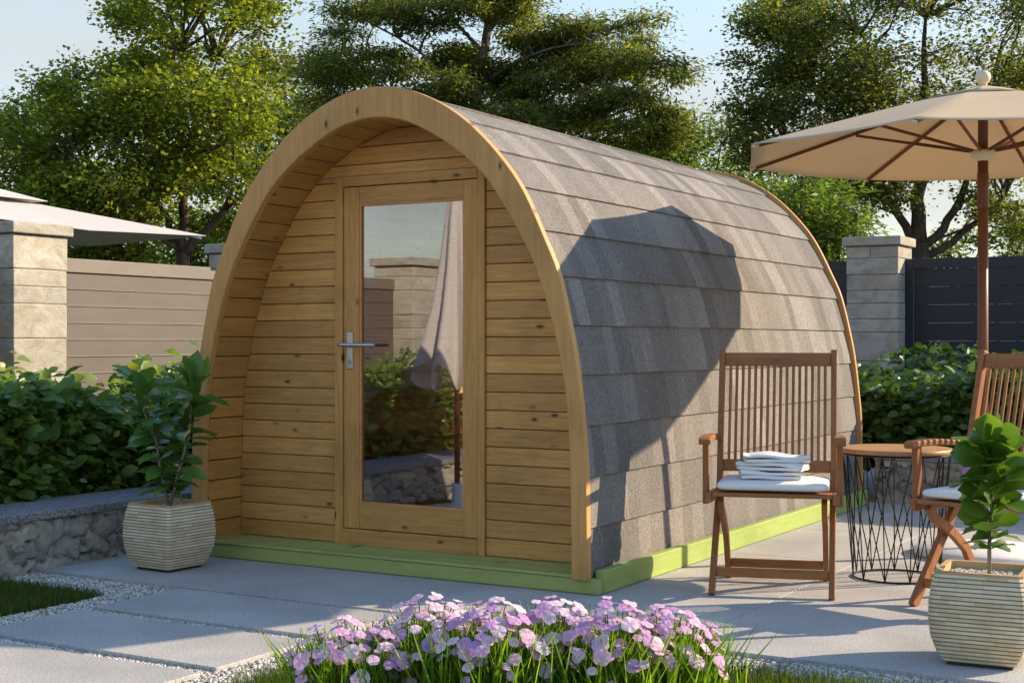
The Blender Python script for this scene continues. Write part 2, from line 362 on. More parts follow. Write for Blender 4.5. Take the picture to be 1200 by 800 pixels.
# patio: big granite tiles with open joints over a bed of joint sand
g = MB(); g.box(-1.62, 6.05, -.755, 7.9, -.07, -.028); o = g.build('patio_bed', M['joint']); o.matrix_world = MCAB; tag(o, kind='structure')
g = MB(); J = .0022
fx = [-2.0, -.68, .645, 1.965, 3.285, 4.605, 5.925]; ly = [-.77, .40, 1.55, 2.70, 3.85, 5.0, 6.15, 7.3]
for i in range(len(fx) - 1):
    for j in range(len(ly) - 1):
        a0 = max(fx[i], -1.56); g.box(a0 + J, fx[i + 1] - J, ly[j] + J, ly[j + 1] - J, -PT, 0)
o = g.build('patio', M['paving']); o.matrix_world = MCAB; bevel(o, .0015, 1); tag(o, kind='structure')
# stepping slabs
SL = [(-1.335, -.805, 'grey granite stepping slab next to the paved terrace edge'), (-1.945, -1.415, 'grey granite stepping slab in the middle of the garden path'),
      (-2.555, -2.025, 'sunlit granite stepping slab at the near end of the garden path')]
slabs = []
for l0, l1, lab in SL:
    g = MB(); g.box(-.63, .63, -(l1 - l0) / 2, (l1 - l0) / 2, -.05, 0)
    o = g.build('stepping_slab', M['paving']); bevel(o, .005, 3); o.location = W(.095, (l0 + l1) / 2, 0.0); o.rotation_euler = (0, 0, -TH)
    tag(o, lab, 'paving slab', 'stepping slabs of the garden path')
# lawns
rng = np.random.default_rng(7)
def lawn_patch(a0, a1, l0, l1, z=-.02):
    g = MB(); n = 30; vs = []; fs = []
    g.box(a0, a1, l0, l1, -.07, z); return g
LW = [(-1.60, -.745, -4.2, -1.10), (.97, 3.9, -4.6, -1.06)]
for k, (a0, a1, l0, l1) in enumerate(LW):
    o = lawn_patch(a0, a1, l0, l1).build('lawn', M['soil']); o.matrix_world = MCAB; tag(o, kind='structure')
def blades(n, sampler, hmin, hmax, w, lean=.35, seed=1, z=-.02):
    r = np.random.default_rng(seed); p = sampler(r, n); n = len(p)
    h = r.uniform(hmin, hmax, n); az = r.uniform(0, 2 * np.pi, n); ln = r.uniform(.1, 1, n) * lean * h; wa = r.uniform(0, 2 * np.pi, n)
    ww = w * r.uniform(.6, 1.3, n)
    dx, dy = np.cos(az), np.sin(az); sx, sy = np.cos(wa) * ww, np.sin(wa) * ww
    z0 = p[:, 2]
    V = np.zeros((n, 6, 3))
    for i, (t, lf, wf) in enumerate(((0, 0, 1), (.5, .3, .85), (1, 1, .12))):
        cx = p[:, 0] + dx * ln * lf; cy = p[:, 1] + dy * ln * lf; cz = z0 + h * t
        V[:, 2 * i] = np.stack([cx - sx * wf, cy - sy * wf, cz], 1); V[:, 2 * i + 1] = np.stack([cx + sx * wf, cy + sy * wf, cz], 1)
    F = (np.arange(n)[:, None, None] * 6 + np.array([[0, 1, 3, 2], [2, 3, 5, 4]])[None]).reshape(-1, 4)
    return V.reshape(-1, 3), F
def frame_sampler(a0, a1, l0, l1, z=-.02, edge=0.0):
    def f(r, n):
        a = r.uniform(a0, a1, n); l = r.uniform(l0, l1, n) + (r.normal(0, edge, n) if edge else 0)
        return np.stack([C0[0] + a * FX + l * LX, C0[1] + a * FY + l * LY, np.full(n, z)], 1)
    return f
M['grass'] = leafmat('lawn_grass', (.045, .085, .012), (.13, .175, .030), .42, .5)
M['flower_leaf'] = leafmat('flower_leaf', (.10, .22, .016), (.26, .42, .04), .55, .4)
V, F = blades(26000, frame_sampler(-1.62, -.74, -2.3, -1.08, edge=.012), .02, .055, .0016, seed=3)
tag(link('lawn_grass', np_mesh('lawn_grass', V, F), M['grass']), 'short dark lawn grass beside the low stone wall', 'grass', kind='stuff')
V, F = blades(52000, frame_sampler(.96, 3.3, -2.6, -1.05, edge=.012), .03, .08, .0017, seed=4)
tag(link('lawn_grass', np_mesh('lawn_grass', V, F), M['grass']), 'short lawn grass in front of the terrace around the pink flowers', 'grass', kind='stuff')
# pebbles
def ico():
    bm = bmesh.new(); bmesh.ops.create_icosphere(bm, subdivisions=1, radius=1); v = np.array([x.co[:] for x in bm.verts]); f = np.array([[q.index for q in x.verts] for x in bm.faces]); bm.free(); return v, f
IV, IF = ico()
def pebbles(P, rmin, rmax, seed):
    r = np.random.default_rng(seed); n = len(P); k = len(IV)
    s = r.uniform(rmin, rmax, (n, 1, 1)) * r.uniform(.65, 1.25, (n, 1, 3)); s[:, :, 2] *= .75
    q = IV[None] * (1 + r.uniform(-.22, .22, (n, k, 1))) * s
    a = r.uniform(0, 6.28, n); c, d = np.cos(a)[:, None], np.sin(a)[:, None]
    x = q[..., 0] * c - q[..., 1] * d; y = q[..., 0] * d + q[..., 1] * c
    V = np.stack([x, y, q[..., 2]], 2) + P[:, None]
    F = (np.arange(n)[:, None, None] * k + IF[None]).reshape(-1, 3)
    return V.reshape(-1, 3), F
m_, nt, b = mat('pale_pebble', rough=.8, spec=.3)
geo = nd(nt, 'ShaderNodeNewGeometry')
nt.links.new(ramp(nt, geo.outputs['Random Per Island'], [(0, (.22, .19, .16)), (.3, (.44, .41, .36)), (.7, (.60, .57, .52)), (1, (.74, .72, .68))]), b.inputs['Base Color']); M['pebble'] = m_
r = np.random.default_rng(11); P = []
for (a0, a1, l0, l1, n) in [(-1.58, -.53, -1.12, -.77, 2600), (-.75, -.54, -2.7, -1.1, 2600), (.725, .98, -2.7, -1.06, 3000), (.72, 3.9, -1.06, -.775, 6500),
                            (-.54, .72, -.80, -.775, 250), (-.54, .72, -1.41, -1.34, 1300), (-.54, .72, -2.02, -1.95, 1300)]:
    P.append(frame_sampler(a0, a1, l0, l1, -.017)(r, n))
V, F = pebbles(np.concatenate(P), .004, .0085, 12)
tag(link('gravel', np_mesh('gravel', V, F, True), M['pebble']), 'pale gravel around the stepping slabs and along the terrace edge', 'gravel', kind='stuff')

# ------------------------------------------------------------------ cabin
def spline(pts, n):
    P = np.array(pts, float); P = np.vstack([2 * P[0] - P[1], P, [-P[-2][0], P[-2][1]]])
    out = []
    for i in range(1, len(P) - 2):
        for t in np.linspace(0, 1, n, endpoint=False):
            p0, p1, p2, p3 = P[i - 1:i + 3]
            out.append(.5 * ((2 * p1) + (-p0 + p2) * t + (2 * p0 - 5 * p1 + 4 * p2 - p3) * t * t + (-p0 + 3 * p1 - 3 * p2 + p3) * t ** 3))
    out.append(P[-2]); return np.array(out)
OUT = [(1.200, .065), (1.193, .55), (1.175, .78), (1.15, 1.0), (1.12, 1.17), (1.053, 1.45), (.98, 1.62), (.865, 1.85), (.737, 2.02), (.562, 2.19), (.378, 2.31), (.19, 2.385), (0, 2.41)]
INN = [(1.118, .065), (1.112, .526), (1.092, .877), (1.041, 1.15), (.972, 1.38), (.883, 1.587), (.70, 1.875), (.55, 2.025), (.37, 2.145), (.19, 2.228), (0, 2.258)]
def resample(C, n):
    d = np.r_[0, np.cumsum(np.linalg.norm(np.diff(C, axis=0), axis=1))]; t = np.linspace(0, d[-1], n)
    return np.stack([np.interp(t, d, C[:, 0]), np.interp(t, d, C[:, 1])], 1), d[-1]
OC = spline(OUT, 8); IC = spline(INN, 8)
def s_in(z): return float(np.interp(z, IC[:, 1], IC[:, 0]))
def full(C): return np.vstack([C, np.stack([-C[::-1][1:, 0], C[::-1][1:, 1]], 1)])
def normals(C):
    t = np.gradient(C, axis=0); t /= np.linalg.norm(t, axis=1)[:, None]; return np.stack([t[:, 1], -t[:, 0]], 1)
def arch(C_out, C_in, l0, l1):
    n = len(C_out); m = MB(); vs = []
    for (a, z), (b_, w) in zip(C_out, C_in): vs += [(a, l0, z), (b_, l0, w), (b_, l1, w), (a, l1, z)]
    fs = [(0, 1, 2, 3), tuple(4 * (n - 1) + k for k in (3, 2, 1, 0))]
    for i in range(n - 1):
        for k in range(4): fs.append((4 * i + k, 4 * i + 4 + k, 4 * i + 4 + (k + 1) % 4, 4 * i + (k + 1) % 4))
    return m.add(vs, fs)
def smooth_by_angle(o, ang=35):
    me = o.data
    me.polygons.foreach_set('use_smooth', [True] * len(me.polygons))
    me.set_sharp_from_angle(angle=R(ang)); return o
cabin = empty('camping_cabin', W(0, 0, 0), -TH)
tag(cabin, 'arched wooden garden cabin with grey shingle roof, glazed door and green base', 'cabin')
o_f, _ = resample(full(OC), 97); i_f, _ = resample(full(IC), 97)
LEN = 4.17
o = arch(o_f, i_f, -.026, .020).build('front_arch', M['pine_arch'], cabin); bevel(smooth_by_angle(o), .006, 3)
o = arch(o_f * np.array([1.012, 1.0]) + np.array([0, .012]), i_f, LEN - .035, LEN).build('rear_arch', M['pine_arch'], cabin); bevel(smooth_by_angle(o), .004, 2)
# shingle roof: overlapping courses up both sides
NC = normals(OC); SH = OC - NC * .024
dS = np.r_[0, np.cumsum(np.linalg.norm(np.diff(SH, axis=0), axis=1))]
def on_roof(a, off):
    p = np.array([np.interp(a, dS, SH[:, 0]), np.interp(a, dS, SH[:, 1])]); q = np.array([np.interp(a, dS, NC[:, 0]), np.interp(a, dS, NC[:, 1])]); return p + q * off
Vr = []; Fr = []; UVr = []; EXP = .233
rr_ = np.random.default_rng(5)
for side in (1, -1):
    k = 0; a0 = 0.0
    while a0 < dS[-1] - .02:
        a1 = min(a0 + EXP + .03, dS[-1]); nseg = 6; nl = 24
        base = len(Vr); Lg = np.linspace(.018, LEN - .033, nl + 1)
        edge = rr_.normal(0, .0006, nl + 1); lift = .0125 + rr_.uniform(0, .0015, nl + 1)
        prof = [(a0, -.003, 0.0)] + [(a0 + (a1 - a0) * j / nseg, 1, j / nseg) for j in range(nseg + 1)]
        for (aa, o1, t) in prof:
            for q, l in enumerate(Lg):
                e = edge[q] if t == 0 else 0
                off = -.003 if o1 == -.003 else lift[q] * (1 - t) + .001 * t
                p = on_roof(max(aa + e, 0), off); Vr.append((side * p[0], l, p[1]))
                UVr.append((l + (9.0 if side < 0 else 0), k + min(max((aa - a0) / (EXP + .03), 0), 1) * .97 + .01 + (40 if side < 0 else 0)))
        for j in range(len(prof) - 1):
            for q in range(nl):
                f = [base + j * (nl + 1) + q, base + j * (nl + 1) + q + 1, base + (j + 1) * (nl + 1) + q + 1, base + (j + 1) * (nl + 1) + q]
                Fr.append(f if side < 0 else f[::-1])
        a0 += EXP; k += 1
me = np_mesh('shingle_roof', np.array(Vr), np.array(Fr), True, np.array(UVr)); me.set_sharp_from_angle(angle=R(40))
link('shingle_roof', me, M['shingle'], cabin)
g = MB(); rc = on_roof(dS[-1] - .11, .012); rt = on_roof(dS[-1], .016)
for i in range(18):
    l0 = .02 + i * .229; l1 = min(l0 + .245, LEN - .034)
    g.add([(rc[0], l0, rc[1] + .004), (rc[0] * .5, l0, rt[1] - .003), (0, l0, rt[1] + .006), (-rc[0] * .5, l0, rt[1] - .003), (-rc[0], l0, rc[1] + .004),
           (rc[0], l1, rc[1]), (rc[0] * .5, l1, rt[1] - .007), (0, l1, rt[1] + .002), (-rc[0] * .5, l1, rt[1] - .007), (-rc[0], l1, rc[1])],
          [(0, 1, 6, 5), (1, 2, 7, 6), (2, 3, 8, 7), (3, 4, 9, 8)])
o = g.build('ridge_cap', M['shingle'], cabin)
l_ = o.data.uv_layers.new(name='uv')
for lp in o.data.loops: c_ = o.data.vertices[lp.vertex_index].co; l_.data[lp.index].uv = (c_.y + 20, 30.4)
# boards under the shingles: the lining seen inside the porch
LW0 = .281
def lining(l0, l1, name, m, w=.112, th=.018, gap=.0028):
    C, tot = resample(full(IC), 600); nb = int(round(tot / w)); idx = np.linspace(0, 599, nb + 1).astype(int); mm = MB()
    for i in range(nb):
        p, q = C[idx[i]], C[idx[i + 1]]; d = (q - p) / np.linalg.norm(q - p); nn = np.array([d[1], -d[0]])
        p = p + d * gap; q = q - d * gap; p2, q2 = p + nn * th, q + nn * th
        vs = [(p[0], l0, p[1]), (q[0], l0, q[1]), (q2[0], l0, q2[1]), (p2[0], l0, p2[1]), (p[0], l1, p[1]), (q[0], l1, q[1]), (q2[0], l1, q2[1]), (p2[0], l1, p2[1])]
        mm.add(vs, [(0, 1, 2, 3), (7, 6, 5, 4), (0, 4, 5, 1), (1, 5, 6, 2), (2, 6, 7, 3), (3, 7, 4, 0)])
    return bevel(mm.build(name, m, cabin), .002, 1)
lining(.021, .345, 'porch_lining', M['pine_long'])
lining(.347, LEN - .06, 'indoor_lining', M['pine_in'])
sh2 = full(OC - NC * .045); sh3 = full(OC - NC * .040)
arch(*[resample(x, 61)[0] for x in (sh3, sh2)], .03, LEN - .04).build('roof_deck', M['dark'], cabin)
# front wall of horizontal tongue-and-groove boards
DZ0, DZ1, DA0, DA1 = .086, 2.016, -.458, .474
g = MB(); z = .086; k = 0
while z < 2.25:
    z1 = min(z + .0905, 2.252); gp = .0022
    za, zb = z + gp, z1 - gp
    wa, wb = s_in(za) - .002, s_in(zb) - .002
    spans = [(-1, DA0 - .002), (DA1 + .002, 1)] if z1 <= DZ1 + .005 else [(-1, 1)]
    if z < DZ1 < z1 - .005:
        zt_ = DZ1 + .0005; wt_ = s_in(zt_) - .002
        for sg, x_in in ((-1, DA0 - .002), (1, DA1 + .002)):
            q = [(sg * wa, za), (x_in, za), (x_in, zt_), (sg * wt_, zt_)] if sg < 0 else [(x_in, za), (wa, za), (wt_, zt_), (x_in, zt_)]
            g.add([(x, y_, w_) for y_ in (LW0, LW0 + .02) for x, w_ in q], [(0, 1, 2, 3), (7, 6, 5, 4), (0, 4, 5, 1), (1, 5, 6, 2), (2, 6, 7, 3), (3, 7, 4, 0)])
        za = DZ1 + .002
        wa = s_in(za) - .002
    for lo, hi in spans:
        x0a, x0b = (-wa, -wb) if lo == -1 else (lo, lo); x1a, x1b = (wa, wb) if hi == 1 else (hi, hi)
        if x1b - x0b < .05: x1b = x0b = (x0a + x1a) / 2
        y0, y1 = LW0, LW0 + .02
        g.add([(x0a, y0, za), (x1a, y0, za), (x1a, y1, za), (x0a, y1, za), (x0b, y0, zb), (x1b, y0, zb), (x1b, y1, zb), (x0b, y1, zb)],
              [(0, 3, 2, 1), (4, 5, 6, 7), (0, 1, 5, 4), (1, 2, 6, 5), (2, 3, 7, 6), (3, 0, 4, 7)])
    z = z1
o = g.build('front_wall', M['pine'], cabin); bevel(o, .0035, 2)
g = MB()                                                             # backing behind the grooves, with the doorway left open
for x0, x1, z0, z1 in ((-1.09, DA0, .087, 1.2), (DA1, 1.09, .087, 1.2), (-.86, DA0, 1.2, 1.62), (DA1, .86, 1.2, 1.62), (-.60, DA0, 1.62, 1.99), (DA1, .60, 1.62, 1.99), (-.42, .42, 2.02, 2.11)):
    g.box(x0, x1, LW0 + .022, LW0 + .04, z0, z1)
g.build('wall_backing', M['pine_dark'], cabin)
# door
yD = LW0
door = empty('door', (0, 0, 0)); door.parent = cabin
for n_, m_, bx_ in (('jamb', 'pine_up', (DA0, DA0 + .052, yD - .012, yD + .045, DZ0, DZ1)), ('jamb', 'pine_up', (DA1 - .042, DA1, yD - .012, yD + .045, DZ0, DZ1)),
                    ('lintel', 'pine', (DA0 + .053, DA1 - .043, yD - .0135, yD + .045, 1.964, DZ1)), ('threshold', 'pine', (DA0 + .053, DA1 - .043, yD - .0135, yD + .045, DZ0, .166))):
    bevel(MB().box(*bx_).build(n_, M[m_], door), .003, 2)
yl = yD - .003
for n_, m_, bx_ in (('stile', 'pine_up', (-.402, -.304, yl, yl + .04, .170, 1.960)), ('stile', 'pine_up', (.348, .428, yl, yl + .04, .170, 1.960)),
                    ('rail', 'pine', (-.3035, .3475, yl + .0015, yl + .04, 1.870, 1.960)), ('rail', 'pine', (-.3035, .3475, yl + .0015, yl + .04, .170, .300))):
    bevel(MB().box(*bx_).build(n_, M[m_], door), .003, 2)
g = MB(); g.box(-.302, .346, yl + .016, yl + .019, .302, 1.868); g.build('glass', M['glass'], door)
g = MB()
for x0, x1, z0, z1 in ((-.3035, .3475, .3005, .312), (-.3035, .3475, 1.858, 1.8695), (-.3035, -.293, .3125, 1.8575), (.337, .3475, .3125, 1.8575)): g.box(x0, x1, yl + .005, yl + .015, z0, z1)
g.build('glazing_bead', M['pine_dark'], door)
g = MB(); g.box(-.380, -.341, yl - .008, yl - .0005, 1.003, 1.198)
ha = bevel(g.build('handle', M['steel'], door), .004, 3)
g = MB(); g.tube([(-.3605, yl - .008, 1.132), (-.3605, yl - .035, 1.132)], .0105, 14); g.tube([(-.405, yl - .05, 1.1315), (-.392, yl - .05, 1.132), (-.36, yl - .050, 1.132), (-.25, yl - .051, 1.131), (-.175, yl - .050, 1.132), (-.166, yl - .050, 1.132)], [.006, .0095, .0105, .0095, .0085, .006], 12)
g.tube([(-.3605, yl - .035, 1.132), (-.3605, yl - .052, 1.132)], .0115, 14)
g.build('lever', M['steel'], ha)
g = MB(); g.tube([(-.3605, yl - .0085, 1.045), (-.3605, yl - .0125, 1.045)], .0125, 18); g.build('lock_cylinder', M['steel'], ha)
g = MB(); g.box(-.3625, -.3585, yl - .0135, yl - .0128, 1.038, 1.052); g.build('keyhole', M['dark'], ha)
# base and deck
g = MB(); g.box(-1.245, 1.245, .0, .045, .002, .072); bevel(g.build('base_beam', M['green'], cabin), .006, 3)
for x_ in (1.205, -1.25):
    bevel(MB().box(x_, x_ + .045, .046, LEN - .02, .002, .108).build('base_beam', M['green_long'], cabin), .006, 3)
g = MB()
for i in range(3): g.box(-1.115, 1.115, -.008 + i * .097, -.008 + i * .097 + .094, .0735, .0865)
bevel(g.build('porch_deck', M['green'], cabin), .003, 2)
g = MB(); g.box(-1.1, 1.1, .305, LEN - .06, .05, .088); g.build('indoor_floor', M['pine_dark'], cabin)
g = MB(); z = .09                                                   # wide opening invented in the unseen far end so daylight brightens the benches
while z < 2.24:
    z1 = min(z + .0905, 2.24); wa, wb = s_in(z) - .005, s_in(z1) - .005
    for u0, u1, t0, t1 in ([(-wa, -wa + .07, -wb, -wb + .07), (wa - .07, wa, wb - .07, wb)] if .25 < z < 2.05 else [(-wa, wa, -wb, wb)]):
        g.add([(u0, LEN - .08, z + .002), (u1, LEN - .08, z + .002), (t1, LEN - .08, z1 - .002), (t0, LEN - .08, z1 - .002), (u0, LEN - .06, z + .002), (u1, LEN - .06, z + .002), (t1, LEN - .06, z1 - .002), (t0, LEN - .06, z1 - .002)],
              [(0, 1, 2, 3), (7, 6, 5, 4), (0, 4, 5, 1), (2, 6, 7, 3), (0, 3, 7, 4), (1, 5, 6, 2)])
    z = z1
g.build('rear_wall', M['pine_dark'], cabin)
g = MB(); g.box(-1.03, -.72, .6, LEN - .1, .74, .80); g.box(-.76, -.72, .6, LEN - .1, .62, .735)
bevel(g.build('bench', M['pine'], cabin), .004, 2)
g = MB()
for i in range(4): g.box(-1.06, -.30, 1.62, 1.64, .092 + i * .092, .092 + i * .092 + .088)
for i in range(4): g.box(-.32, -.30, 1.642, LEN - .1, .092 + i * .092, .092 + i * .092 + .088)
for i in range(6): g.box(-1.07 + i * .13, -1.07 + i * .13 + .122, 1.60, LEN - .1, .463, .49)
bevel(g.build('bench', M['pine_dark'], cabin), .004, 2)

# ------------------------------------------------------------------ low stone walls
def rubble_wall(length, height, name, seed, th=.16, flip=False):
    """face in local x (0..length), z (0..height), looking down -y"""
    r = np.random.default_rng(seed); dx = .0125; nx = int(length / dx); nz = max(int(height / dx), 6)
    cw, ch = .20, .105; sx, sz, st = [], [], []
    for j in range(-1, int(height / ch) + 2):
        for i in range(-1, int(length / cw) + 2):
            sx.append((i + .5 * (j % 2) + r.uniform(-.36, .36)) * cw); sz.append((j + r.uniform(-.30, .30)) * ch); st.append(r.uniform())
    sx, sz, st = map(np.array, (sx, sz, st)); dep = r.uniform(-.010, .012, len(sx)); tx = r.normal(0, .14, len(sx)); tz = r.normal(0, .16, len(sx))
    X, Z = np.meshgrid(np.linspace(0, length, nx + 1), np.linspace(0, height, nz + 1))
    wx = X + .022 * np.sin(Z * 47 + X * 13) + .012 * np.sin(X * 71 + 2); wz = Z + .014 * np.sin(X * 33) + .009 * np.sin(Z * 80 + X * 59)
    D = ((wx[..., None] - sx) / 1.55) ** 2 + (wz[..., None] - sz) ** 2
    o2 = np.argpartition(D, 1, axis=-1)[..., :2]; d2 = np.take_along_axis(D, o2, -1); sw = d2[..., 0] > d2[..., 1]
    i1 = np.where(sw, o2[..., 1], o2[..., 0]); a = np.sqrt(d2.min(-1)); b2 = np.sqrt(d2.max(-1)); e = b2 - a
    dome = np.clip(e / .022, 0, 1) ** .55 * .036
    Y = -(dome + np.where(e > .004, dep[i1] + tx[i1] * (X - sx[i1]) + tz[i1] * (Z - sz[i1]), 0) * np.clip(e / .012, 0, 1) + r.normal(0, .0012, X.shape))
    V = np.stack([X, Y, Z], -1).reshape(-1, 3); n0 = nx + 1
    I = (np.arange(nz)[:, None] * n0 + np.arange(nx)[None]).ravel(); F = np.stack([I, I + 1, I + n0 + 1, I + n0], 1)
    nv = len(V); V = np.vstack([V, [[0, .002, 0], [length, .002, 0], [length, .002, height], [0, .002, height], [0, th, 0], [length, th, 0], [length, th, height], [0, th, height]]])
    F = np.vstack([F, nv + np.array([[4, 0, 3, 7], [1, 5, 6, 2], [5, 4, 7, 6], [3, 2, 6, 7]])])
    me = np_mesh(name, V, F, True); me.set_sharp_from_angle(angle=R(60))
    att = me.attributes.new('stone', 'FLOAT_COLOR', 'POINT'); cc = np.zeros((len(V), 4), np.float32); cc[:, 3] = 1
    cc[:nv, 0] = st[i1].ravel(); cc[:nv, 1] = np.clip(1 - e / .006, 0, 1).ravel(); att.data.foreach_set('color', cc.ravel())
    return me
lw = empty('low_stone_wall', W(-1.56, -5.7, -.02), -TH + R(90)); tag(lw, 'low rubble stone garden wall with wide grey coping under the glossy hedge', 'wall')
link('stone_face', rubble_wall(7.2, .27, 'stone_face', 21), M['rubble'], lw)
for i in range(6):
    g = MB(); g.box(i * 1.2 + .003, (i + 1) * 1.2 - .003, -.045, .43, .2705, .312); o = g.build('coping', M['coping'], lw); bevel(o, .006, 3)
lw2 = empty('low_stone_wall', W(1.24, 4.40, 0), -TH); tag(lw2, 'low rubble stone planter wall behind the wire table and dark hedge', 'wall')
link('stone_face', rubble_wall(4.5, .30, 'stone_face', 22), M['rubble'], lw2)
g = MB(); g.box(-.01, 4.5, -.04, .36, .3005, .345); bevel(g.build('coping', M['coping'], lw2), .005, 2)
g = MB(); g.box(-4.4, -1.99, -5.8, 5.2, -.07, .22); o = g.build('planting_soil', M['soil']); o.matrix_world = MCAB; tag(o, kind='structure')
g = MB(); g.box(1.26, 6.5, 4.55, 6.9, -.065, .26); o = g.build('planting_soil', M['soil']); o.matrix_world = MCAB; tag(o, kind='structure')

# ------------------------------------------------------------------ leaf fields
def leaf_template(kind):
    """(verts (k,3), quads): leaf along +x from 0 to 1, width along y"""
    if kind == 'quad':
        return np.array([(0, 0, 0), (.45, .5, .06), (1, 0, -.02), (.45, -.5, .06)]), np.array([[0, 1, 2, 3]])
    if kind == 'fold':
        v = [(0, 0, 0), (.3, .42, .07), (.72, .38, .05), (1, 0, -.10), (.72, -.38, .05), (.3, -.42, .07), (.5, 0, -.02)]
        return np.array(v), np.array([[0, 6, 2, 1], [6, 3, 2, 2], [0, 5, 4, 6], [6, 4, 3, 3]])
    xs = np.array([0, .1, .28, .5, .72, .88, 1.0]); hw = np.array([.02, .22, .42, .5, .42, .24, .015]) if kind == 'oval' else np.array([.02, .16, .26, .36, .5, .40, .03])
    drop = -.28 * xs ** 2 + .06 * xs; v = []
    for x, w, d in zip(xs, hw, drop):
        for s_ in (-1, 0, 1): v.append((x, s_ * w, d + (.16 * w + .035 * math.sin(x * 15 + s_ * 1.3) if s_ else 0)))
    q = []
    for i in range(len(xs) - 1):
        for k in range(2): q.append([3 * i + k, 3 * i + k + 1, 3 * i + 3 + k + 1, 3 * i + 3 + k])
    return np.array(v), np.array(q)
def leaves(P, D, U, ln, wd, kind):
    """place a leaf at every P, pointing along D with upper face towards U"""
    T, Q = leaf_template(kind); n = len(P); k = len(T)
    D = D / (np.linalg.norm(D, axis=1, keepdims=True) + 1e-9); Y = np.cross(U, D); Y /= (np.linalg.norm(Y, axis=1, keepdims=True) + 1e-9); Z = np.cross(D, Y)
    V = P[:, None] + T[None, :, 0, None] * (D * ln[:, None])[:, None] + T[None, :, 1, None] * (Y * wd[:, None])[:, None] + T[None, :, 2, None] * (Z * ln[:, None])[:, None]
    F = (np.arange(n)[:, None, None] * k + Q[None]).reshape(-1, Q.shape[1]); return V.reshape(-1, 3), F
def unit(r, n):
    v = r.normal(0, 1, (n, 3)); return v / np.linalg.norm(v, axis=1, keepdims=True)
def hedge(name, a0, a1, l0, l1, z0, z1, n, ln, wd, m, label, seed, kind='oval', wave=.10, front='a'):
    r = np.random.default_rng(seed); per = 9; nc = n // per
    a = r.uniform(a0, a1, nc); l = r.uniform(l0, l1, nc); t = r.beta(1.25, 1.0, nc); a = np.where(r.uniform(size=nc) < .45, a1 - np.abs(r.normal(0, .10, nc)), a) if front == 'a' else a; l = np.where(r.uniform(size=nc) < .45, l0 + np.abs(r.normal(0, .10, nc)), l) if front == 'l' else l
    top = z1 + (.14 * np.clip((a1 - a) / .9, 0, 1) if front == 'a' else 0) + wave * np.sin(l * 3.1 + a * 1.3 + seed) + .6 * wave * np.sin(l * 7.7 + a * 5.0) + r.normal(0, wave * .2, nc)
    z = z0 + (top - z0) * t
    c = np.stack([C0[0] + a * FX + l * LX, C0[1] + a * FY + l * LY, z], 1)
    P = np.repeat(c, per, 0) + r.normal(0, ln * .42, (nc * per, 3)); D = unit(r, nc * per); D[:, 2] = np.abs(D[:, 2]) * .5 - .10
    out_ = np.array([FX, FY, 0]) if front == 'a' else np.array([-LX, -LY, 0])
    U = r.normal(0, .45, (nc * per, 3)) + np.array([0, 0, .8]) + out_ * .7; s = r.uniform(.45, 1.35, nc * per)
    V, F = leaves(P, D, U, ln * s, wd * s, kind)
    h = empty(name, W((a0 + a1) / 2, (l0 + l1) / 2, z0)); tag(h, label, 'hedge')
    V = V - np.array(h.location); link('foliage', np_mesh('foliage', V, F, True), m, h)
    return h
M['hedge_bright'] = leafmat('glossy_hedge_leaf', (.095, .19, .036), (.23, .33, .065), .48, .32, spec=.6)
M['hedge_dark'] = leafmat('dark_hedge_leaf', (.045, .115, .022), (.11, .20, .038), .35, .4, spec=.5)
hedge('hedge', -3.3, -2.02, -5.6, 3.2, .20, .80, 34000, .095, .056, M['hedge_bright'], 'bright glossy leaved hedge above the low wall on the path side', 31)
hedge('hedge', .85, 5.2, 4.62, 6.2, .24, .93, 24000, .085, .056, M['hedge_dark'], 'dark green hedge in front of the anthracite fence', 32, front='l')

# ------------------------------------------------------------------ pillars and fences
def pillar(name, a, l, half, h, label, seed, n=8, z0=-.07):
    p = empty(name, W(a, l, z0), -TH); tag(p, label, 'stone pillar', 'stone pillars of the boundary'); r = random.Random(seed)
    H = h - z0; ch = .085; body = H - ch; cz = body / n; g = MB()
    for i in range(n):
        z0_, z1_ = i * cz + .004, (i + 1) * cz - .004; e = r.uniform(-.004, .004)
        if r.random() < .4:
            zm = z0_ + (z1_ - z0_) * r.uniform(.4, .6); sp = [(z0_, zm - .002), (zm + .002, z1_)]
        else: sp = [(z0_, z1_)]
        for q0, q1 in sp:
            if r.random() < .18:
                xm = r.uniform(-.3, .3) * half; g.box(-half - e, xm - .003, -half - e, half + e, q0, q1); g.box(xm + .003, half + e, -half + e, half - e, q0, q1)
            else: g.box(-half - e, half + e, -half - e, half + e, q0, q1)
    g.box(-half + .012, half - .012, -half + .012, half - .012, .002, body)
    bevel(g.build('shaft', M['limestone'], p), .007, 2)
    g = MB(); c = half + .032; g.box(-c, c, -c, c, body + .003, H); bevel(g.build('cap', M['limestone'], p), .010, 3)
    return p
AF = -4.2
pillar('stone_pillar', AF, 1.37, .245, 2.0, 'sunlit pale limestone pillar beneath the white parasol edge', 1)
pillar('stone_pillar', AF, 3.90, .245, 2.0, 'limestone pillar mostly hidden behind the arched cabin, only its cap showing', 2)
for k_, l_p in enumerate((-1.10, -3.42, -5.75)):
    pillar('stone_pillar', AF, l_p, .245, 2.0, ['limestone pillar outside the picture beyond the sunlit pillar', 'limestone pillar of the path side fence, second beyond the sunlit pillar', 'limestone pillar mirrored in the glass of the cabin door'][k_], 3 + k_)
AR, LR = .44, 7.26
pillar('stone_pillar', AR, LR, .235, 2.10, 'shaded limestone pillar beside the anthracite fence', 9)
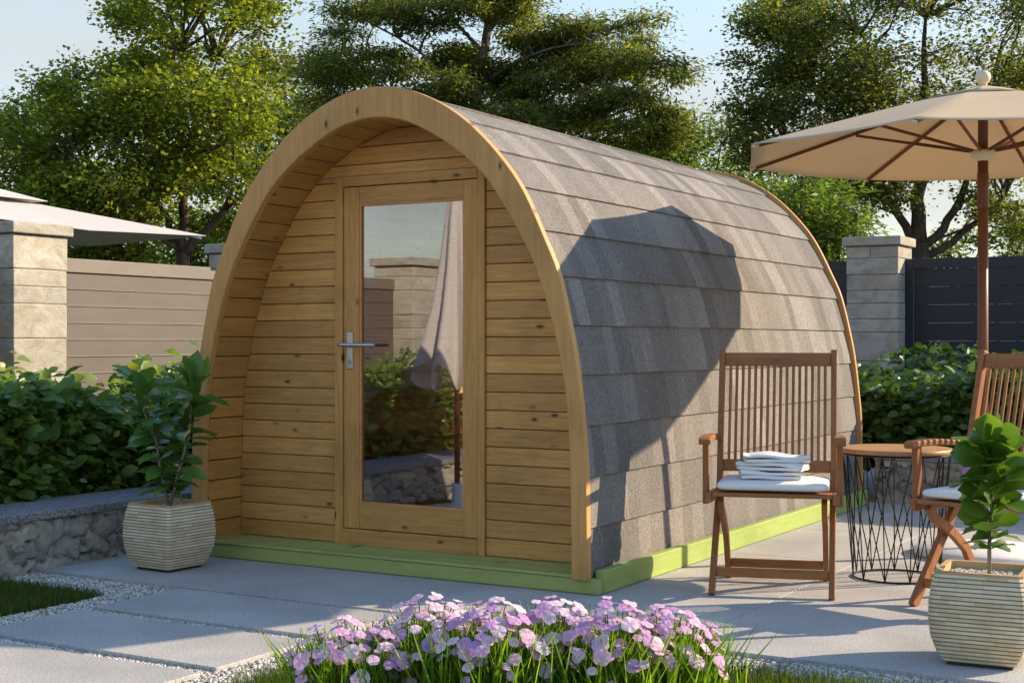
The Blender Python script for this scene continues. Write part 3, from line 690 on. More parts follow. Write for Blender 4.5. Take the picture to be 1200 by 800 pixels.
def fence_panel(name, p0, p1, z0, z1, m, mr, label, nsl, rail, stile, group, lip=.018):
    d = Vector((p1[0] - p0[0], p1[1] - p0[1], 0)); Ln = d.length; e = empty(name, (p0[0], p0[1], 0), math.atan2(d.y, d.x)); tag(e, label, 'fence', group)
    bevel(MB().box(stile, Ln - stile, -.022, .022, z1 - rail, z1).build('top_rail', mr, e), .003, 2); bevel(MB().box(stile, Ln - stile, -.022, .022, z0, z0 + rail * .8).build('bottom_rail', mr, e), .003, 2)
    if stile > 0:
        for x_ in (0, Ln - stile + .001): bevel(MB().box(x_, x_ + stile - .001, -.0225, .0225, z0, z1).build('fence_post', mr, e), .003, 2)
    g = MB(); a, b_ = z0 + rail * .8 + .001, z1 - rail - .001; st = (b_ - a) / nsl
    for i in range(nsl):
        q0 = a + i * st; q1 = q0 + st - .001
        # each board leans out to a small lip at its lower edge
        vs = []
        for x in (stile + .001, Ln - stile - .001): vs += [(x, -.004, q0 - .0005), (x, -.012, q0 + .0005), (x, -.004, q0 + .012), (x, -.004, q1), (x, .004, q1), (x, .004, q0)]
        g.add(vs, [(5, 4, 3, 2, 1, 0), (6, 7, 8, 9, 10, 11)] + [(k, (k + 1) % 6, 6 + (k + 1) % 6, 6 + k) for k in range(6)])
    g.build('boards', m, e)
    return e
GF = 'fence panels of the boundary'
for i, (l0, l1) in enumerate(((1.62, 3.65), (-.85, 1.12), (-3.17, -1.35), (-5.50, -3.67), (4.15, 7.2))):
    p0, p1 = W(AF, l0), W(AF, l1)
    lab = ['taupe slatted fence panel between sunlit pillar and arched cabin', 'taupe slatted fence panel outside the picture, nearest the sunlit pillar', 'taupe slatted fence panel further along the path side', 'taupe slatted fence panel mirrored in the cabin door', 'taupe slatted fence panel hidden behind the arched cabin'][i]
    fence_panel('fence_panel', p0, p1, .05, 1.78, M['taupe'], M['taupe_rail'], lab, 12, .105, 0.0, GF)
fence_panel('fence_panel', W(AR + .235, LR + .02), W(AR + 2.9, LR + .02), .1, 1.90, M['anthracite'], M['anthracite'], 'dark anthracite fence panel behind the parasol pole', 10, .09, .075, GF)
fence_panel('fence_panel', W(AR - 2.6, LR + .02), W(AR - .235, LR + .02), .1, 1.90, M['anthracite'], M['anthracite'], 'dark anthracite fence panel glimpsed between cabin and shaded pillar', 10, .09, .075, GF)
#PART2
# ------------------------------------------------------------------ parasols
def octo_parasol(D=7.65):
    px = 552 / 1667 * D; p = empty('parasol', (px, D, 0)); tag(p, 'open beige octagonal parasol with wooden pole beside the cabin', 'parasol')
    Rr = .175 * D; zr = EYE + D / 7.53; za = zr + .355; ROT = R(13.6)
    def surf(k, u, t):
        """panel k, u across 0..1, t from apex 0 to rim 1"""
        a0 = ROT + k * R(45); a1 = a0 + R(45); q0 = Vector((math.cos(a0), math.sin(a0), 0)); q1 = Vector((math.cos(a1), math.sin(a1), 0))
        q = q0.lerp(q1, u) * (Rr * t); bulge = 4 * u * (1 - u)
        z = za - (za - zr) * (t ** 1.05) - .013 * bulge * t * (.35 + .65 * t)
        return (q.x * (1 - .005 * bulge * t), q.y * (1 - .005 * bulge * t), z)
    g = MB(); n, m = 10, 14; vs = []; fs = []
    for k in range(8):
        b_ = len(vs)
        for j in range(m + 1):
            for i in range(n + 1): vs.append(surf(k, i / n, max(j / m, .02)))
        for j in range(m):
            for i in range(n): q = b_ + j * (n + 1) + i; fs.append((q, q + n + 1, q + n + 2, q + 1))
    g.add(vs, fs, True); o = g.build('canopy', M['canvas'], p)
    bm = bmesh.new(); bm.from_mesh(o.data); bmesh.ops.remove_doubles(bm, verts=bm.verts, dist=1e-4); bm.to_mesh(o.data); bm.free()
    o.data.set_sharp_from_angle(angle=R(60)); sl = o.modifiers.new('cloth', 'SOLIDIFY'); sl.thickness = .0016; sl.offset = 1
    g = MB(); vs = []; fs = []                                       # small vent cap on top
    for k in range(8):
        b_ = len(vs)
        for t in (.02, .12, .235):
            for i in range(5): q = surf(k, i / 4, t); vs.append((q[0], q[1], q[2] + .003 + .002 * t / .2))
        for j in range(2):
            for i in range(4): q = b_ + j * 5 + i; fs.append((q, q + 5, q + 6, q + 1))
    g.add(vs, fs, True); v_ = g.build('vent_cap', M['canvas'], o); sl = v_.modifiers.new('cloth', 'SOLIDIFY'); sl.thickness = .002; sl.offset = 1
    g = MB(); g.lathe([(.0275, .03), (.0275, zr - .02)], 20); g.build('pole', M['pole'], p)
    g = MB(); g.lathe([(.0265, zr - .025), (.0265, za - .02)], 20); g.build('upper_pole', M['pole'], p)
    g = MB(); g.lathe([(.0285, zr - .30), (.0305, zr - .295), (.0305, zr - .115), (.0285, zr - .11)], 24); g.build('ferrule', M['pole'], p)
    zc = zr - .012
    g = MB(); g.lathe([(.029, zc - .035), (.045, zc - .032), (.055, zc - .018), (.066, zc + .0), (.069, zc + .014), (.062, zc + .022), (.029, zc + .024)], 28); g.build('collar', M['cream'], p)
    g = MB(); g.lathe([(.029, za - .075), (.055, za - .07), (.055, za - .045), (.029, za - .04)], 24); g.build('hub', M['cream'], p)
    g = MB(); g.lathe([(.010, za - .01), (.024, za + .008), (.021, za + .014), (.034, za + .026), (.041, za + .046), (.037, za + .067), (.022, za + .081), (.003, za + .085)], 24)
    g.build('finial', M['cream'], p)
    for k in range(8):
        a = ROT + k * R(45); ca, sa = math.cos(a), math.sin(a)
        def pt(t, dz): q = surf(k, 0, t); return (q[0], q[1], q[2] + dz)
        g = MB(); g.sweep([pt(.04, -.03), pt(.3, -.022), pt(.6, -.020), pt(.85, -.018), pt(.965, -.016)], .013, .018, (-sa, ca, 0)); rb = g.build('rib', M['pole'], p)
        q = pt(.52, -.034); g = MB(); g.sweep([(ca * .055, sa * .055, zc + .018), q], .011, .015, (-sa, ca, 0)); g.build('strut', M['pole'], rb)
        g = MB(); e = pt(.985, -.012); g.box(e[0] - .012, e[0] + .012, e[1] - .012, e[1] + .012, e[2] - .008, e[2] + .004); bevel(g.build('rib_tip', M['cream'], rb), .003, 2)
    g = MB(); g.lathe([(.33, .001), (.36, .004), (.362, .030), (.35, .042), (.10, .044), (.05, .047), (.042, .085), (.032, .09)], 64); b_ = g.build('base', M['white_stone'], p)
    return p
octo_parasol()
def square_parasol():
    c = Vector((-3.01, 14.0, 0)) - Vector((FX, FY, 0)) * 1.5 - Vector((LX, LY, 0)) * 1.5
    p = empty('parasol', (c.x, c.y, 0), -TH); tag(p, 'white square parasol spread behind the sunlit pillar and taupe fence', 'parasol')
    zr, za, h = 2.19, 2.56, 1.5; g = MB(); vs = []; fs = []; n = 16
    for j in range(n + 1):
        for i in range(n + 1):
            x, y = (i / n * 2 - 1), (j / n * 2 - 1); t = max(abs(x), abs(y)); m_ = min(abs(x), abs(y)) / max(t, 1e-6)
            vs.append((x * h, y * h, za - (za - zr) * t - .045 * t * (1 - m_)))
    for j in range(n):
        for i in range(n): q = j * (n + 1) + i; fs.append((q, q + 1, q + n + 2, q + n + 1))
    g.add(vs, fs); o = g.build('canopy', M['white_canvas'], p); sl = o.modifiers.new('cloth', 'SOLIDIFY'); sl.thickness = .004
    g = MB(); k = .30; zc = za - (za - zr) * k + .045
    g.add([(-k * h, -k * h, zc), (k * h, -k * h, zc), (k * h, k * h, zc), (-k * h, k * h, zc), (0, 0, za + .09)], [(0, 1, 4), (1, 2, 4), (2, 3, 4), (3, 0, 4)])
    v_ = g.build('vent_cap', M['white_canvas'], o); sl = v_.modifiers.new('cloth', 'SOLIDIFY'); sl.thickness = .004
    g = MB(); g.lathe([(.03, -.07), (.03, za)], 16); g.build('pole', M['steel'], p)
    g = MB(); g.lathe([(.5, -.074), (.5, .0), (.05, .03), (.04, .2)], 32); g.build('base', M['white_stone'], p)
    for sx in (-1, 1):
        for sy in (-1, 1):
            g = MB(); g.bar((0, 0, za - .03), (sx * h * .98, sy * h * .98, zr - .02), .022, .03); g.build('rib', M['steel'], p)
    return p
square_parasol()
def closed_parasol():
    p = empty('parasol', W(-1.10, -1.88, -.02), 0); tag(p, 'closed white parasol mirrored in the glass of the cabin door', 'parasol')
    g = MB(); vs = []; fs = []; n = 64; prof = [(2.22, .03), (2.14, .06), (1.95, .085), (1.7, .11), (1.4, .155), (1.15, .205), (1.0, .24), (.93, .245)]
    for j, (z, r_) in enumerate(prof):
        for i in range(n):
            a = 2 * math.pi * i / n; f = 1 + .34 * (j / 7) * math.sin(8 * a + .6 * math.sin(3 * a)); dz = .09 * (j / 7) ** 3 * math.sin(8 * a + 1)
            vs.append((r_ * f * math.cos(a), r_ * f * math.sin(a), z + dz))
    for j in range(7):
        for i in range(n): fs.append((j * n + i, j * n + (i + 1) % n, (j + 1) * n + (i + 1) % n, (j + 1) * n + i))
    fs.append(tuple(range(n))); g.add(vs, fs, True); g.build('folded_canopy', M['white_canvas'], p)
    g = MB(); g.lathe([(.02, .0), (.02, 2.35), (.03, 2.37), (.02, 2.41)], 16); g.build('pole', M['pole'], p)
    g = MB(); g.lathe([(.3, -.05), (.3, .03), (.04, .06), (.035, .2)], 32); g.build('base', M['white_stone'], p)
closed_parasol()

# ------------------------------------------------------------------ folding chairs
def chair(loc, rz, label):
    c = empty('folding_chair', loc, rz); tag(c, label, 'chair', 'wooden folding chairs on the terrace'); T = M
    for s in (-1, 1):
        x = s * .266
        g = MB(); g.sweep([(x, -.285, 0), (x, -.235, .06), (x, -.02, .315), (x, .145, .505), (x, .175, .545)], .028, .046, (1, 0, 0)); bevel(g.build('front_leg', T['teak_z'], c), .004, 2)
        x2 = s * .232
        g = MB(); g.sweep([(x2, -.215, .430), (x2, -.165, .375), (x2, -.02, .300), (x2, .09, .22), (x2, .235, 0)], .026, .044, (1, 0, 0)); bevel(g.build('rear_leg', T['teak_z'], c), .004, 2)
        x3 = s * .268
        g = MB(); g.sweep([(x3, .128, .36), (x3, .142, .44), (x3, .195, .68), (x3, .315, 1.105)], .028, .040, (1, 0, 0)); bevel(g.build('back_post', T['teak_z'], c), .004, 2)
        g = MB(); x4 = s * .300
        g.sweep([(x4, -.262, .690), (x4, -.235, .700), (x4, -.05, .702), (x4, .12, .690), (x4, .205, .688)], .056, .028, (1, 0, 0)); ar = bevel(g.build('armrest', T['teak_y'], c), .007, 3)
        g = MB(); g.sweep([(s * .300, -.20, .405), (s * .300, -.195, .55), (s * .300, -.20, .687)], .028, .040, (1, 0, 0)); bevel(g.build('arm_support', T['teak_z'], ar), .004, 2)
        g = MB(); g.sweep([(s * .284, -.262, .440), (s * .284, .16, .418)], .030, .046, (1, 0, 0)); bevel(g.build('seat_rail', T['teak_y'], c), .004, 2)
    g = MB()
    for i in range(8): y = -.262 + i * .053; zz = .462 - .003 * i; g.box(-.266, .266, y, y + .046, zz - .018, zz)
    bevel(g.build('seat', T['teak_x'], c), .004, 2)
    g = MB(); g.box(-.252, .252, -.222, -.200, .075, .118); bevel(g.build('front_stretcher', T['teak_x'], c), .004, 2)
    g = MB(); g.box(-.218, .218, .170, .192, .060, .102); bevel(g.build('rear_stretcher', T['teak_x'], c), .004, 2)
    def yb(z): return float(np.interp(z, [.44, .68, 1.105], [.142, .195, .315]))
    g = MB(); g.sweep([(0, yb(1.030), 1.030), (0, yb(1.092), 1.092)], .508, .022, (1, 0, 0)); bevel(g.build('top_rail', T['teak_x'], c), .004, 2)
    g = MB(); g.sweep([(0, yb(.525), .525), (0, yb(.580), .580)], .508, .022, (1, 0, 0)); bevel(g.build('lower_rail', T['teak_x'], c), .004, 2)
    g = MB()
    for i in range(16):
        x = -.2265 + i * .0302; g.sweep([(x, yb(.578), .578), (x, yb(.70) + .004, .70), (x, yb(.88) + .003, .88), (x, yb(1.032), 1.032)], .0135, .012, (1, 0, 0))
    bevel(g.build('back_slats', T['teak_z'], c), .002, 1)
    return c
CH1 = (Vector((1.230, 6.663, .001)), R(-13.5)); CH2 = (Vector((2.131, 6.173, .001)), R(-48))
chair(*CH1, 'reddish brown wooden folding armchair carrying the stack of white towels')
chair(*CH2, 'reddish brown wooden folding armchair behind the potted plant, turned towards the table')
def soft_box(w, d, h, nx=14, ny=14, puff=1.0, seed=0, r_=.5):
    """cushion: a rounded slab with a soft edge; base at z=0"""
    bm = bmesh.new(); bmesh.ops.create_cube(bm, size=1); bmesh.ops.subdivide_edges(bm, edges=bm.edges, cuts=9, use_grid_fill=True)
    for v_ in bm.verts:
        x, y, z = v_.co * 2
        f = lambda q: abs(q) ** 5
        k = (1 + f(x) + f(y) * .8) ; e = max(abs(x), abs(y)); zz = z * (1 - .38 * e ** 8 * puff); wx = x * (1 - .035 * z * z) ; wy = y * (1 - .035 * z * z)
        v_.co = (wx * w / 2, wy * d / 2, (zz + 1) * h / 2)
    me = bpy.data.meshes.new('cushion'); bm.to_mesh(me); bm.free(); me.polygons.foreach_set('use_smooth', [True] * len(me.polygons)); return me
def place_on(o, ch, x, y, z, rz=0.0):
    m = Matrix.Translation(ch[0]) @ Matrix.Rotation(ch[1], 4, 'Z') @ Matrix.Translation((x, y, z)) @ Matrix.Rotation(rz, 4, 'Z'); o.location = m.to_translation(); o.rotation_euler = m.to_euler()
for ch, lab in ((CH1, 'white seat cushion under the stack of towels'), (CH2, 'white seat cushion on the chair behind the potted plant')):
    o = link('seat_cushion', soft_box(.50, .42, .050), M['cushion']); place_on(o, ch, 0, -.045, .466); tag(o, lab, 'cushion', 'white seat cushions')
    ss = o.modifiers.new('smooth', 'SUBSURF'); ss.levels = 1; ss.render_levels = 1
# folded towels
def towel(w, d, t, folds, seed):
    """a towel folded back and forth: a closed serpentine section along y, wobbling"""
    r_ = random.Random(seed); lay = t / folds; half = d / 2; pts = []
    for k in range(folds):
        z = lay * (k + .5); sgn = 1 if k % 2 == 0 else -1
        ks = 10
        for i in range(ks + 1):
            y = sgn * (-half + .012 + (d - .024) * i / ks) ; pts.append((y * (1 - .02 * r_.random()), z + r_.uniform(-.0012, .0012)))
        if k < folds - 1:
            for q in range(1, 4): a = math.pi * q / 4; pts.append((sgn * (half - .012 + math.sin(a) * lay * .5), z + lay * .5 - math.cos(a) * lay * .5))
    g = MB(); th = lay * .80; n = len(pts); nxs = 12; vs = []; fs = []
    for j in range(nxs + 1):
        x = -w / 2 + w * j / nxs
        for side in (1, -1):
            for i, (y, z) in enumerate(pts):
                a = pts[max(i - 1, 0)]; b_ = pts[min(i + 1, n - 1)]; dx_, dz_ = b_[0] - a[0], b_[1] - a[1]; l_ = math.hypot(dx_, dz_) + 1e-9
                wob = .006 * math.sin(x * 24 + seed * 2 + i * .05) + .005 * math.sin(y * 33 + x * 19 + seed) - .05 * max(0, x - .09) * (z / t)
                vs.append((x * (1 + .03 * math.sin(i * .33 + seed)), y - dz_ / l_ * th / 2 * side, max(z + dx_ / l_ * th / 2 * side + wob * min(1, z / lay * .6), .0005)))
    m_ = 2 * n
    ring = list(range(n)) + list(range(2 * n - 1, n - 1, -1))
    for j in range(nxs):
        for i in range(m_): a, b_ = ring[i], ring[(i + 1) % m_]; fs.append((j * m_ + a, j * m_ + b_, (j + 1) * m_ + b_, (j + 1) * m_ + a))
    for i in range(n - 1): fs.append((i, i + 1, n + i + 1, n + i)); q = nxs * m_; fs.append((q + i + 1, q + i, q + n + i, q + n + i + 1))
    g.add(vs, fs, True); return g
zt = .517
for k, (w, d, t, rz, lab) in enumerate(((.275, .20, .038, .10, 'white folded towel at the bottom of the stack'), (.30, .20, .036, -.16, 'white folded towel in the middle of the stack'), (.285, .19, .034, .20, 'white folded towel on top of the stack'))):
    o = towel(w, d, t, 2, 5 + k).build('folded_towel', M['white_cloth']); place_on(o, CH1, -.015 + .012 * k, -.09 + .008 * k, zt, rz + R(90) * 0); tag(o, lab, 'towel', 'folded white towels on the chair'); zt += t + .002
o = link('throw_pillow', soft_box(.32, .18, .10, puff=1.0), M['purple']); place_on(o, CH2, -.01, .03, .518, .12)
ss = o.modifiers.new('smooth', 'SUBSURF'); ss.levels = 1; ss.render_levels = 1
tag(o, 'small purple pillow lying on the chair behind the potted plant', 'pillow')

# ------------------------------------------------------------------ wire table
def table():
    c = empty('side_table', (1.872, 6.935, 0)); tag(c, 'round side table with wooden top on a black wire cage', 'table'); zt = .633; Rt, Rb = .268, .205
    g = MB(); g.lathe([(Rt - .006, zt - .022), (Rt, zt - .018), (Rt, zt - .003), (Rt - .004, zt)], 72); g.build('tabletop', M['tabletop'], c)
    def ring(r_, z, w): return [(r_ * math.cos(2 * math.pi * i / 64), r_ * math.sin(2 * math.pi * i / 64), z) for i in range(65)], w
    g = MB(); p, w = ring(Rb, .006, .005); g.tube(p, w, 8, False); g.build('base_ring', M['wire'], c)
    g = MB(); p, w = ring(Rt - .012, zt - .028, .005); g.tube(p, w, 8, False); g.build('top_ring', M['wire'], c)
    n = 11
    for k in range(n):
        a = 2 * math.pi * (k + .35) / n; st = 2 * math.pi / n; f = lambda r_, an, z: (r_ * math.cos(an), r_ * math.sin(an), z); rt_ = Rt - .012
        g = MB(); g.tube([f(Rb, a, .006), f(rt_, a, zt - .028)], .0030, 6, False)
        g.tube([f(Rb, a, .006), f(rt_, a + st * 1.0, zt - .028)], .0030, 6, False); g.tube([f(Rb, a, .006), f(rt_, a - st * 1.0, zt - .028)], .0030, 6, False)
        g.build('wire', M['wire'], c)
table()

# ------------------------------------------------------------------ potted plants
def pot(loc, rz, label):
    p = empty('potted_plant', loc, rz); tag(p, label, 'potted plant', 'plants in square ribbed pots')
    H = .315; rows = 21; zs = []; vs = []; uv = []; fs = []
    def half(z): return float(np.interp(z / H, [0, .12, .3, .5, .7, .88, 1], [.124, .145, .163, .170, .168, .160, .150]))
    prof = []
    for i in range(rows):
        for q in (0, .14, .5, .86): t = (i + q) / rows; prof.append((t * H + .012, half(t * H) - (.0050 if q == 0 else 0), i + q + .002))
    prof.append((H + .012, half(H), rows - .01)); cs = 44
    def sect(h):
        out = []
        for k in range(cs):
            sd_, j_ = divmod(k, cs // 4); t_ = (-1 + 2 * (j_ + .5) / (cs // 4)); t_ = math.copysign(abs(t_) ** .8, t_); b_ = 1 + .012 * (1 - t_ * t_)
            x, y = (h * b_, h * t_ * .985); c_, s_ = ((1, 0), (0, 1), (-1, 0), (0, -1))[sd_]; out.append((x * c_ - y * s_, x * s_ + y * c_))
        return out
    for z, h, u in prof:
        S = sect(h)
        for k in range(cs + 1): x, y = S[k % cs]; vs.append((x, y, z)); uv.append((k / cs * 1.0, u))
    m_ = len(prof)
    for i in range(m_ - 1):
        for k in range(cs): fs.append((i * (cs + 1) + k, i * (cs + 1) + k + 1, (i + 1) * (cs + 1) + k + 1, (i + 1) * (cs + 1) + k))
    me = np_mesh('pot', np.array(vs), np.array(fs), True, np.array(uv)); me.set_sharp_from_angle(angle=R(30)); po = link('pot', me, M['pot'], p)
    g = MB(); vs = []; fs = []; zt = H + .012
    rings = [(.1505, zt - .006), (.1515, zt + .008), (.131, zt + .008), (.129, zt - .05)]
    for h, z in rings:
        for x, y in sect(h): vs.append((x, y, z))
    for i in range(3):
        for k in range(cs): fs.append((i * cs + k, i * cs + (k + 1) % cs, (i + 1) * cs + (k + 1) % cs, (i + 1) * cs + k))
    g.add(vs, fs); g.build('rim', M['pot_rim'], po)
    g = MB(); g.box(-.112, .112, -.112, .112, 0, .013); g.build('foot', M['dark'], po)
    g = MB(); S = sect(.1285); g.add([(x, y, zt - .022) for x, y in S], [tuple(range(cs))]); g.build('soil', M['gravel_bed'], p)
    r_ = np.random.default_rng(int(abs(loc[0]) * 100)); P = np.stack([r_.uniform(-.123, .123, 900), r_.uniform(-.123, .123, 900), np.full(900, zt - .020)], 1)
    V, F = pebbles(P, .004, .008, 3); tag(link('pebbles', np_mesh('pebbles', V, F, True), M['pebble'], p), kind='stuff')
    return p, zt - .02
M['ficus'] = leafmat('rubber_plant_leaf', (.075, .185, .036), (.14, .26, .055), .32, .26, spec=.6)
M['fiddle'] = leafmat('fiddle_fig_leaf', (.06, .15, .020), (.15, .26, .038), .42, .30, spec=.6)
def leaf_ribs(kind): pass
p1, zs1 = pot((-1.742, 7.235, .001), R(57), 'tall two stemmed leafy plant in a square ribbed pot by the cabin porch')
r = np.random.default_rng(8); Mi = Matrix.Rotation(-R(57), 3, 'Z')
P = []; D = []; U = []; LN = []
for sx, top, bow in ((-.145, .62, .02), (.125, .66, .02)):
    # stems lean apart, seen across the picture
    st = [Vector((0.02 * sx, 0, 0)), Vector((sx * .30, .01, top * .25)), Vector((sx * .62 + bow, .0, top * .55)), Vector((sx * .90, -.01, top * .8)), Vector((sx, -.01, top))]
    w_ = [Mi @ q + Vector((0, 0, zs1)) for q in st]; g = MB(); g.tube(w_, [.009, .008, .007, .006, .005], 8); g.build('stem', M['bark_pale'], p1)
    n = 52
    for k in range(n):
        t = .10 + .90 * (k + .5) / n; seg = min(int(t * 4), 3); f = t * 4 - seg; q = w_[seg].lerp(w_[seg + 1], f); a = k * 2.4 + r.uniform(-.3, .3)
        el = .10 + 1.0 * max(0, t - .74) / .26 + r.uniform(-.45, .45); P.append(q[:]); D.append((math.cos(a) * math.cos(el), math.sin(a) * math.cos(el), math.sin(el))); U.append((r.normal(0, .5), r.normal(0, .5) - .35, 1)); LN.append((.165 if t > .5 else .14) * r.uniform(.8, 1.15))
LN = np.array(LN); V, F = leaves(np.array(P), np.array(D), np.array(U), LN, LN * .50, 'oval'); o = link('foliage', np_mesh('foliage', V, F, True), M['ficus'], p1)
p2, zs2 = pot((1.70, 5.125, .001), R(-26), 'fiddle leaf fig in a square ribbed pot in front of the right folding chair'.replace('right ', ''))
P = []; D = []; U = []; LN = []; Mi = Matrix.Rotation(R(26), 3, 'Z')
st = [Vector((.02, .0, 0)), Vector((.02, 0, .11)), Vector((.03, 0, .25)), Vector((.026, 0, .38)), Vector((.03, 0, .455))]
w_ = [Mi @ q + Vector((.0, 0, zs2)) for q in st]; g = MB(); g.tube(w_, [.0075, .007, .006, .005, .004], 8); g.build('stem', M['bark_pale'], p2)
n = 64
for k in range(n):
    t = .20 + .80 * (k + .5) / n; seg = min(int(t * 4), 3); f = t * 4 - seg; q = w_[seg].lerp(w_[seg + 1], f); a = k * 2.4 + r.uniform(-.35, .35)
    el = .45 + .7 * max(0, t - .7) / .3 + r.uniform(-.5, .45); P.append(q[:]); D.append((math.cos(a) * math.cos(el), math.sin(a) * math.cos(el), math.sin(el))); U.append((r.normal(0, .5), r.normal(0, .5) - .3, 1))
    LN.append((.085 + .070 * min(1, (t - .2) * 2.2)) * r.uniform(.85, 1.12) * (.9 if t > .9 else 1))
LN = np.array(LN); V, F = leaves(np.array(P), np.array(D), np.array(U), LN, LN * .78, 'fiddle'); link('foliage', np_mesh('foliage', V, F, True), M['fiddle'], p2)

# ------------------------------------------------------------------ pink flowers
def petalmat():
    m, nt, b = mat('pink_petals', rough=.6, spec=.2)
    a = nd(nt, 'ShaderNodeAttribute', None, attribute_name='petal'); sp = nd(nt, 'ShaderNodeSeparateColor', {'Color': a.outputs['Color']})
    oi = nd(nt, 'ShaderNodeObjectInfo'); n = noise(nt, coords(nt), 90, 3)
    outer = ramp(nt, oi.outputs['Random'], [(0, (.54, .30, .64)), (.3, (.76, .45, .72)), (.65, (.88, .60, .78)), (1, (.93, .82, .88))])
    mid = ramp(nt, oi.outputs['Random'], [(0, (.54, .28, .60)), (.5, (.74, .42, .66)), (1, (.84, .60, .74))])
    c = mixc(nt, ramp(nt, sp.outputs[0], [(.15, 0.0), (.38, .5), (.55, .85), (1, 1.0)]), mid, outer)
    c = mixc(nt, ramp(nt, sp.outputs[0], [(.04, 1.0), (.13, 0.0)]), c, (.62, .60, .25))
    c = mixc(nt, 1.0, c, ramp(nt, n, [(.3, .86), (.7, 1.1)]), 'MULTIPLY'); nt.links.new(c, b.inputs['Base Color'])
    t = nd(nt, 'ShaderNodeBsdfTranslucent'); nt.links.new(c, t.inputs['Color']); mx = nd(nt, 'ShaderNodeMixShader', {'Fac': .35})
    nt.links.new(b.outputs[0], mx.inputs[1]); nt.links.new(t.outputs[0], mx.inputs[2]); nt.links.new(mx.outputs[0], nt.nodes['Material Output'].inputs['Surface']); return m
M['petal'] = petalmat()
def blossom_mesh(seed):
    r_ = random.Random(seed); vs = [(0, 0, 0)]; at = [0.0]; na = 60; rs = (.18, .42, .68, .88, 1.0); fs = []
    ph = [r_.uniform(-.06, .06) for _ in range(5)]; dz = [r_.uniform(-.06, .10) for _ in range(5)]
    for j, rr in enumerate(rs):
        for k in range(na):
            a = 2 * math.pi * k / na; pf = (k / (na / 5)) % 1.0; pi_ = int(k / (na / 5)); edge = (1 - abs(2 * pf - 1) ** 7 * .12) * (1 - .035 * (k % 3 == 0)) * (1 + ph[pi_])
            R_ = rr * (1 if rr < .4 else edge if rr > .9 else (edge * .6 + .4)); z = .05 * rr + dz[pi_] * rr * rr - .10 * rr ** 3 + .05 * rr * math.cos(2 * math.pi * pf)
            vs.append((R_ * math.cos(a), R_ * math.sin(a), z)); at.append(rr)
    for k in range(na): fs.append((0, 1 + k, 1 + (k + 1) % na))
    for j in range(len(rs) - 1):
        for k in range(na): fs.append((1 + j * na + k, 1 + (j + 1) * na + k, 1 + (j + 1) * na + (k + 1) % na, 1 + j * na + (k + 1) % na))
    me = bpy.data.meshes.new('blossom'); me.from_pydata(vs, [], fs); me.polygons.foreach_set('use_smooth', [True] * len(fs))
    att = me.attributes.new('petal', 'FLOAT_COLOR', 'POINT')
    for i, q in enumerate(at): att.data[i].color = (q, q, q, 1)
    me.materials.append(M['petal']); return me
BL = [blossom_mesh(k) for k in range(5)]
M['flower_stem'], nt, b = mat('flower_stem', (.07, .13, .025), .6)
FL = [(-.50, 4.42, .19, .285, 98, 'pink flower clump at the end of the row nearest the stepping slabs'), (-.26, 4.50, .18, .34, 99, 'pink flower clump, second from the stepping slabs end of the row'),
      (-.06, 4.36, .16, .35, 98, 'pink flower clump rising tallest before the green cabin base'), (.13, 4.46, .16, .35, 98, 'pink flower clump standing before the corner of the cabin base'),
      (.31, 4.40, .17, .345, 99, 'pink flower clump, second from the potted plant end of the row'), (.49, 4.50, .17, .31, 98, 'pink flower clump at the end of the row nearest the potted plant')]
for k, (x, y, rad, h, nb, lab) in enumerate(FL):
    c = empty('flower_clump', (x, y, -.02)); tag(c, lab, 'flowers', 'pink flower clumps in the front lawn'); r = np.random.default_rng(50 + k); r2 = random.Random(k)
    def samp(r_, n):
        q = r_.normal(0, rad * .42, (n, 2)); return np.stack([q[:, 0], q[:, 1], np.zeros(n)], 1)
    V, F = blades(1150, samp, h * .45, h * .95, .0052, lean=.6, seed=60 + k); link('leaves', np_mesh('leaves', V, F), M['flower_leaf'], c)
    g = MB()
    for q in range(nb):
        a = 2.399 * q + r2.uniform(-.3, .3); d = rad * math.sqrt((q + .5) / nb) * 1.12; bx, by = d * math.cos(a), d * math.sin(a)
        z = h * (1.04 - .36 * (d / rad) ** 2 / 1.25) + r2.uniform(-.05, .02)
        if q % 6 == 5: z -= .07
        tilt = .10 + .62 * d / rad + r2.uniform(-.25, .25); o = bpy.data.objects.new('blossom', BL[r2.randrange(5)]); col.objects.link(o); o.parent = c
        nrm = Vector((math.cos(a) * math.sin(tilt) + r2.uniform(-.2, .25), math.sin(a) * math.sin(tilt) - .14, math.cos(tilt))).normalized()
        o.rotation_euler = (nrm.to_track_quat('Z', 'Y').to_matrix() @ Matrix.Rotation(r2.uniform(0, 6.28), 3, 'Z')).to_euler(); o.location = (bx, by, z)
        s_ = r2.uniform(.015, .029); o.scale = (s_, s_, s_); e = Vector((bx, by, z)) - nrm * .004
        st_ = MB().tube([(bx * .35, by * .35, 0), (bx * .72, by * .72, z * .6), tuple(e - nrm * .02), tuple(e)], [.0022, .0018, .0016, .002], 5, False).build('stem', M['flower_stem'], o)
        st_.matrix_parent_inverse = (Matrix.Translation(o.location) @ o.rotation_euler.to_matrix().to_4x4() @ Matrix.Diagonal((s_, s_, s_, 1))).inverted()

